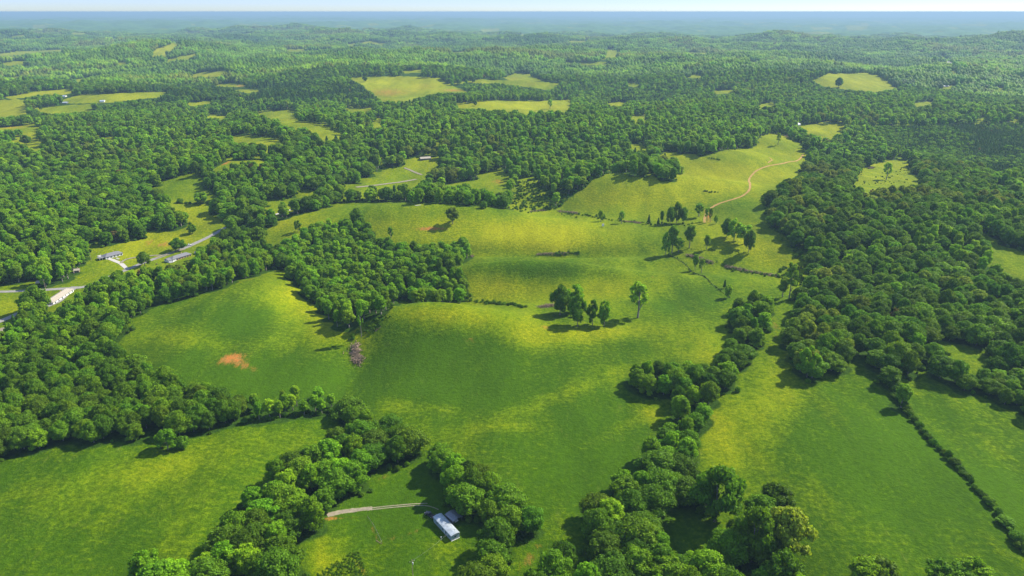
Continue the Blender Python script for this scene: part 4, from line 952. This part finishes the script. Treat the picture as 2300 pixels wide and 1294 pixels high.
# local x runs along the home from the near end, local y<0 lies to its right-hand side in the picture
W0, W1 = -wdt, 0.0
MB().box(0, Lm, W0, W1, .55, 2.95).build('wall', BLUESIDE, mh)
sk = MB().box(.06, Lm-.06, W0+.06, W1-.06, 0, .55); sk.build('skirting', CONCRETE, mh)
rf = MB().prism([(W0-.12, 2.95), (W0-.12, 3.05), (W0+.7, 3.28), ((W0+W1)/2, 3.45), (W1-.7, 3.28), (W1+.12, 3.05), (W1+.12, 2.95)], -.15, Lm+.15, 'x').build('roof', METALROOF, mh)
for i, x in enumerate((2.2, 6.4, 11.5, 14.6)):
    MB().tube((x, W0+1.2+(i % 2)*1.4, 3.2), (x, W0+1.2+(i % 2)*1.4, 3.65), .13, .13, 8).build('vent', GREYTIN, rf)
sm_ = MB()
for i in range(1, int(Lm)): sm_.box(i-.02, i+.02, W0-.02, W0+.7, 3.27, 3.31)
for x in (1.8, 4.8, 7.4, 12.6, 15.2):
    if x < Lm-1: win(mh, x, W1, 1.45, .9, 1.0, 'y+')
for x in (3, 9, 14): win(mh, x, W0, 1.45, .9, 1.0, 'y-')
win(mh, 0, -2.1, 1.5, 1.2, .9, 'x-'); door(mh, 6.1, W1, .6, .95, 2.0, 'y+', WHITEP); door(mh, 10.6, W0, .6, .95, 2.0, 'y-', WHITEP)
MB().box(-.18, -.004, W0-.05, W1+.05, .1, .3).build('hitch_beam', WHITEP, mh)
dk = empty('entry_deck', mh.matrix_world @ Vector((0, 0, 0)), rz_, 'small dark wooden entry deck with chairs at the far end of the mobile home', 'deck')
ox = math.cos(rz_)*(Lm+.4); oy = math.sin(rz_)*(Lm+.4); dk.location = (c0.x+ox, c0.y+oy, c0.z)
MB().box(0, 2.6, -3.2, -.6, .45, .57).build('platform', DARKWOOD, dk)
rl = MB()
for a, b in ((0.05, -3.15), (2.5, -3.15), (2.5, -.7), (.05, -.7), (1.3, -3.15)): rl.box(a, a+.1, b, b+.1, -.4, 1.5)
rl.box(0, 2.6, -3.2, -3.12, 1.4, 1.5).box(2.52, 2.6, -3.2, -.6, 1.4, 1.5); rl.build('railing', DARKWOOD, dk)
st = MB()
for i in range(3): st.box(2.6+i*.3, 2.9+i*.3, -1.9, -.8, 0, .42-i*.14)
st.build('steps', DARKWOOD, dk)
def chair(loc, rz, label):
    e = empty('lawn_chair', loc, rz, label, 'chair', 'white chairs on the entry deck'); MB().box(-.28, .28, -.26, .26, .4, .46).build('seat', WHITEP, e); MB().box(-.28, .28, .22, .3, .46, 1.0).build('backrest', WHITEP, e)
    for a in (-.25, .2):
        for b in (-.24, .2): MB().box(a, a+.05, b, b+.05, 0, .4).build('leg', WHITEP, e)
wp = lambda x, y, z: (dk.location.x+math.cos(rz_)*x-math.sin(rz_)*y, dk.location.y+math.sin(rz_)*x+math.cos(rz_)*y, dk.location.z+z)
chair(wp(.8, -1.6, .57), rz_+.6, 'white chair on the entry deck closer to the mobile home'); chair(wp(1.9, -2.4, .57), rz_+2.1, 'white chair on the outer corner of the entry deck')
# grey carport beside it
k0, k1, k2 = P1(1018, 1180), P1(1041, 1170), P1(1006, 1170)
kx = (k2-k0); kx.z = 0; kz = math.atan2(kx.y, kx.x)
cp = empty('carport', (k0.x, k0.y, k0.z-.05), kz, 'grey metal carport with curved roof behind the mobile home', 'carport')
Lc, Wc = 6.2, 5.2
for (x, y) in ((.1, -.1), (.1, -Wc+.1), (Lc-.1, -.1), (Lc-.1, -Wc+.1), (Lc/2, -.1), (Lc/2, -Wc+.1)):
    MB().box(x-.06, x+.06, y-.06, y+.06, -.4, 2.2).build('post', GREYTIN, cp)
prof = [(-Wc-.2, 2.0), (-Wc-.2, 2.35), (-Wc*.82, 2.75), (-Wc/2, 3.0), (-Wc*.18, 2.75), (.2, 2.35), (.2, 2.0), (.12, 2.0), (.12, 2.3), (-Wc*.2, 2.67), (-Wc/2, 2.92), (-Wc*.8, 2.67), (-Wc-.12, 2.3), (-Wc-.12, 2.0)]
m_ = MB()
for i in range(6):
    a, b, c, d = prof[i], prof[i+1], prof[12-i], prof[13-i]
    m_.prism([a, b, c, d], -.3, Lc+.3, 'x')
m_.build('roof', GREYTIN, cp)
MB().box(.25, Lc-.2, -.02, .04, .3, 2.2).build('side_panel', GREYTIN, cp)
def vehicle(loc, rz, paint, label, kind='car', parts=True):
    e = empty('pickup_truck' if kind == 'truck' else 'car', loc, rz, label, kind)
    L, W = (5.4, 1.95) if kind == 'truck' else (4.6, 1.8)
    MB().prism([(-L/2, .35), (-L/2, .85), (-L/2+.15, .95), (L/2-.9, .98), (L/2-.1, .85), (L/2, .7), (L/2, .35)], -W/2, W/2).build('body', paint, e)
    if kind == 'truck':
        MB().prism([(-.4, .98), (-.35, 1.7), (.75, 1.72), (1.35, .98)], -W/2+.12, W/2-.12).build('cab', paint, e)
        MB().prism([(.82, 1.68), (1.38, 1.0), (1.42, 1.0), (.86, 1.70)], -W/2+.18, W/2-.18).build('windscreen', GLASS, e)
        MB().box(-L/2+.15, -.5, -W/2+.12, W/2-.12, .96, 1.0).build('bed', RUBBER, e)
    else:
        MB().prism([(-1.7, .95), (-1.2, 1.42), (.3, 1.45), (1.0, .98)], -W/2+.12, W/2-.12).build('cabin', GLASS, e)
        MB().prism([(-1.2, 1.421), (-1.15, 1.47), (.25, 1.49), (.3, 1.451)], -W/2+.14, W/2-.14).build('roof', paint, e)
    for sx in (-L/2+.95, L/2-.95):
        for sy in (-W/2, W/2-.2):
            w = MB().tube((sx, sy, .34), (sx, sy+.2, .34), .34, .34, 14).build('wheel', RUBBER, e); MB().tube((sx, sy-.01, .34), (sx, sy+.21, .34), .19, .19, 10).build('rim', SILVER, w)
    for sy in (-W/2+.3, W/2-.3): MB().box(L/2-.02, L/2+.03, sy-.16, sy+.16, .62, .78).build('headlight', WHITEP, e)
    return e
kp = Vector((k0.x, k0.y, k0.z)); vehicle((kp.x+math.cos(kz)*2.9+math.sin(kz)*2.5, kp.y+math.sin(kz)*2.9-math.cos(kz)*2.5, kp.z), kz+math.pi, SILVER, 'silver car parked under the grey carport')
pd = P1(965, 1158); vehicle((pd.x, pd.y, pd.z), rz_+.25, BLACK, 'dark pickup truck parked past the entry deck', 'truck')

def house(px0, py0, px1, py1, depth, name, label, wallm, roofm, hh=2.7, rh=1.5, hip=True, nw=4, extra=None, front=-1, far=False, cat='house'):
    a, rz, L = frame(px0, py0, px1, py1); z = min(a.z, P1(px1, py1).z)-.3
    e = empty(name, (a.x, a.y, z), rz, label, cat)
    MB().box(0, L, 0, depth, -.6, hh).build('wall', wallm, e); m = MB()
    (m.hip(-.5, L+.5, -.5, depth+.5, hh+.01, rh, min(depth, L)*.5) if hip else m.gable(-.4, L+.4, -.5, depth+.5, hh-.05, rh)); r_ = m.build('roof', roofm, e)
    if not hip: MB().prism([(.01, hh), (depth/2, hh+rh*.86), (depth-.01, hh)], .02, L-.02, 'x').build('gable_wall', wallm, e)
    if not far:
        for i in range(nw):
            x = L*(i+.6)/nw
            if i == nw//2: door(e, x, 0, .15, 1.0, 2.05, 'y-', DARKWOOD)
            else: win(e, x, 0, .9, min(1.5, L/nw*.5), 1.1, 'y-')
        win(e, 0, depth/2, .9, 1.2, 1.1, 'x-'); win(e, L, depth/2, .9, 1.2, 1.1, 'x+')
        MB().box(L*.62, L*.62+.7, depth*.55, depth*.55+.6, hh+rh*.3, hh+rh+.8).build('chimney', BRICK, r_)
    return e, L
hA, LA = house(238, 583, 276, 573, 8.5, 'farmhouse', 'white house with grey hipped roof and white ramp above the looped driveway', SIDING, SHINGLE, rh=2.0, nw=5)
MB().box(-5.5, -.02, .5, 6.5, 2.35, 2.55).build('carport_roof', SHINGLE, hA); 
for x, y in ((-5.3, .7), (-5.3, 6.2), (-2.7, .7)): MB().box(x, x+.15, y, y+.15, -.5, 2.35).build('post', WHITEP, hA)
rm = MB()
for s_ in (0, 1): rm.box(LA*.45+s_*1.6, LA*.45+s_*1.6+.12, -8.5, -.1, .9, 1.0); 
for i in range(6):
    for s_ in (0, 1): rm.box(LA*.45+s_*1.6, LA*.45+s_*1.6+.1, -8.4+i*1.6, -8.3+i*1.6, -.4, .9)
rm.build('ramp_railing', WHITEP, hA); MB().box(LA*.45, LA*.45+1.7, -8.5, -.1, .05, .2).build('ramp', CONCRETE, hA)
hB, LB = house(389, 588, 430, 574, 8, 'ranch_house', 'long ranch house of pale orange brick with grey roof by the front wood', BRICK, SHINGLE, rh=1.8, nw=7)
MB().box(-4.2, -.02, .4, 7.4, -.6, 2.4).build('garage', SIDING, hB); MB().gable(-4.6, -.55, 0, 7.8, 2.42, 1.1).build('garage_roof', SHINGLE, hB); MB().box(-.04, 3.4, -.12, -.004, -.3, 2.6).build('white_siding', SIDING, hB)
hC, LC = house(120, 684, 166, 655, 7.5, 'bungalow', 'white-walled bungalow with tan roof half hidden by the left wood', SIDING, TANSHINGLE, rh=1.9, nw=6)
hD, _ = house(441, 572, 458, 568, 4, 'shed', 'grey-roofed shed right of the brick ranch house behind trees', SIDING, SHINGLE, hh=2.2, rh=1.0, nw=2, cat='shed')
hE, LE = house(166, 613, 178, 612, 4.5, 'shed', 'small weathered shed at the left wood edge beside the meadow', GREYWOOD, TANSHINGLE, hh=2.3, rh=1.1, hip=False, nw=2, cat='shed')
def openshed(px0, py0, px1, py1, dep, label):
    a, rz, L = frame(px0, py0, px1, py1); e = empty('open_shed', (a.x, a.y, a.z-.1), rz, label, 'shed')
    for x in (0, L/2, L-.15):
        for y in (0, dep-.15): MB().box(x, x+.15, y, y+.15, -.5, 2.4).build('post', DARKWOOD, e)
    MB().box(.0, L, dep-.05, dep, -.4, 2.4).build('back_wall', DARKWOOD, e); MB().gable(-.5, L+.5, -.5, dep+.5, 2.4, 1.2).build('roof', TANSHINGLE, e)
openshed(82, 642, 100, 641, 6, 'open-fronted pole shed with brown roof beside the left road')
FARH = [(945,361,968,358,9,DARKWOOD,TANSHINGLE,'low dark barn at the top of the valley field'),(901,356,908,355,7,SIDING,METALROOF,'tiny white shed at the corner of the valley field'),
 (960,288,971,286,10,SIDING,METALROOF,'white-roofed house sunk in the woods behind the ridge'),(1396,293,1403,292,9,SIDING,METALROOF,'white house in the woods left of its brick neighbour'),(1432,294,1443,293,9,SIDING,TANSHINGLE,'low tan-roofed house in the woods at upper right centre'),
 (1792,283,1798,282,9,SIDING,METALROOF,'small white farm building at the far meadow by the pine stand'),(1337,134,1346,133,16,SIDING,METALROOF,'white barn near the far yellow clearing'),(388,178,396,176,12,BRICK,SHINGLE,'brick farmhouse left of the far narrow field'),
 (398,175,406,173,12,SIDING,METALROOF,'pale farm shed right of the far brick farmhouse'),(504,158,514,158,14,SIDING,METALROOF,'long white barn at the right end of the far narrow field'),(493,94,500,93,20,SIDING,METALROOF,'white roof far off among the hazy woods'),(224,230,234,230,14,SIDING,METALROOF,'white roof between the two left far meadows'),
 (108,233,118,232,12,SIDING,TANSHINGLE,'house among trees on the rim of the left far meadow'),(140,234,150,233,12,GREYTIN,METALROOF,'grey shed right of the house on the left far rim'),(140,219,147,218,12,SIDING,METALROOF,'tiny white building at the end of the yellow far meadow'),(73,148,83,147,18,SIDING,METALROOF,'white house in the far left haze valley'),
 (112,152,121,151,18,SIDING,METALROOF,'second white house right of the far left valley house'),(2170,138,2178,137,30,SIDING,METALROOF,'left white roof right of the far highway'),(2190,139,2200,138,30,SIDING,METALROOF,'right white roof beyond the far highway'),(2120,196,2132,195,14,BRICK,METALROOF,'farm buildings below the far highway')]
for a, b, c, d, dep, wm, rm_, lab in FARH:
    house(a, b, c, d, dep, 'farm_building', lab, wm, rm_, 3.0, 2.0, hip=False, nw=3, far=True, cat='barn' if 'barn' in lab else 'house' if 'house' in lab else 'building')
# ------------------------------------------------------------------ poles, fence, small things
def pole(px, py, h, label, tr=False):
    p = P1(px, py); e = empty('utility_pole', p, .5, label, 'utility pole', 'wooden utility poles')
    MB().tube((0, 0, -1), (0, 0, h), .16, .11, 8).build('shaft', POLE, e); MB().box(-1.1, 1.1, -.06, .06, h-.9, h-.76).build('crossarm', POLE, e)
    if tr: MB().tube((.32, 0, h-2.5), (.32, 0, h-1.6), .25, .25, 10).build('transformer', SILVER, e)
    for x in (-1, 0, 1): MB().tube((x, 0, h-.76), (x, 0, h-.55), .05, .05, 6).build('insulator', WHITEP, e)
    return p+Vector((0, 0, h-.5))
pA = pole(928, 1302, 10.5, 'wooden pole with grey transformer in the yard below the mobile home', True); pB = pole(205, 586, 9, 'pole in the meadow left of the white house'); pC = pole(103, 652, 10, 'pole beside the open-fronted shed on the left road')
def wire(a, b, sag, name, label):
    m = MB(); n = 16; pr = None; o0 = a.copy()
    for i in range(n+1):
        t = i/n; q = a.lerp(b, t)-Vector((0, 0, 4*sag*t*(1-t)))-o0
        if pr is not None: m.tube(pr, q, .022, .022, 4)
        pr = q
    o = m.build(name, GREYTIN); o.location = o0; tag(o, label, 'cable')
wire(pA, Vector((c0.x, c0.y, c0.z+3.1))+Vector((math.cos(rz_)*2.4, math.sin(rz_)*2.4, 0)), .8, 'power_cable', 'thin cable sagging from the yard pole to the mobile home')
def fence(pl, label, step=3.6, h=1.25):
    w = P([p[0] for p in pl], [p[1] for p in pl])[:, :2]; L = np.concatenate([[0], np.cumsum(np.hypot(*(np.diff(w, axis=0).T)))]); n = min(90, max(3, int(L[-1]/step))); s = np.linspace(0, L[-1], n)
    x = np.interp(s, L, w[:, 0]); y = np.interp(s, L, w[:, 1]); z = H(x, y); e = empty('wire_fence', (x[0], y[0], z[0]), 0, label, 'fence'); o = Vector((x[0], y[0], z[0])); wr = MB()
    pm = MB().box(-.07, .07, -.07, .07, -.4, h).build('post', GREYWOOD, e)
    for i in range(1, n): q = pm.copy(); C.objects.link(q); q.parent = e; q.location = Vector((x[i], y[i], z[i]))-o
    for i in range(n-1):
        for hz in (.45, .8, 1.15): wr.tube(Vector((x[i], y[i], z[i]+hz))-o, Vector((x[i+1], y[i+1], z[i+1]+hz))-o, .02, .02, 4)
    wr.build('wire', GREYTIN, e)
fence([(1508,576),(1540,596),(1570,619),(1600,641),(1640,669)], 'weedy wire fence running down the pasture to the right wood')
fence([(826,1163),(838,1180),(850,1203),(858,1222)], 'broken post fence crossing the mobile home yard', 2.4)
bx = P1(1354, 510); e = empty('deer_stand', bx, .3, 'small white box blind on posts in the far pasture', 'hunting blind'); MB().box(-.9, .9, -.9, .9, 1.2, 3.0).build('cabin', WHITEP, e); MB().gable(-1.1, 1.1, -1.1, 1.1, 3.0, .5).build('roof', GREYTIN, e)
for a in (-.8, .7):
    for b in (-.8, .7): MB().box(a, a+.1, b, b+.1, -.3, 1.2).build('leg', DARKWOOD, e)
sp_ = P1(940, 461); o = MB().box(-4, 4, -.8, .8, -.1, .12).build('concrete_slab', CONCRETE); o.location = sp_; o.rotation_euler = (0, 0, .5); tag(o, 'small white slab lying in the grass on the ridge crest', 'slab')
v1 = P1(424, 552); vehicle((v1.x, v1.y, v1.z), .6, SILVER, 'silver pickup truck stopped on the road behind the spreading tree', 'truck')
v2 = P1(228, 579); vehicle((v2.x, v2.y, v2.z), .3, WHITEP, 'white car on the driveway at the left end of the white house')
v3 = P1(386, 590); vehicle((v3.x, v3.y, v3.z), .9, WHITEP, 'white car beside the garage of the brick ranch house')
mw = P1(352, 594); e = empty('lawn_mower', mw, .4, 'small ride-on mower on the lawn left of the ranch house', 'mower'); MB().box(-.9, .7, -.4, .4, .3, .7).build('body', MAROON, e); MB().box(-.5, -.1, -.25, .25, .7, 1.1).build('seat', BLACK, e)
for a in (-.6, .5):
    for b in (-.5, .38): MB().tube((a, b, .25), (a, b+.14, .25), .25, .25, 10).build('wheel', RUBBER, e)
mt = P1(976, 1207); e = empty('gas_tank', P1(991, 1213), .8, 'small white post light standing beside the mobile home', 'post'); MB().tube((0, 0, -.3), (0, 0, 1.5), .06, .06, 6).build('shaft', WHITEP, e); MB().box(-.2, .2, -.1, .1, 1.4, 1.8).build('meter_box', SILVER, e)
e.name = 'meter_post'

# ------------------------------------------------------------------ haze
def _haze(nt, out):
    v = N(nt, 'ShaderNodeVolumePrincipled'); v.inputs['Color'].default_value = (.31, .475, .62, 1); v.inputs["Density"].default_value = 1/12000; v.inputs['Anisotropy'].default_value = .1
    nt.links.new(v.outputs[0], out.inputs['Volume'])
hz = MB().box(-64000, 64000, -2000, 64000, -130, CZ+4).build('haze', mat('haze_air', _haze)); hz['kind'] = 'stuff'
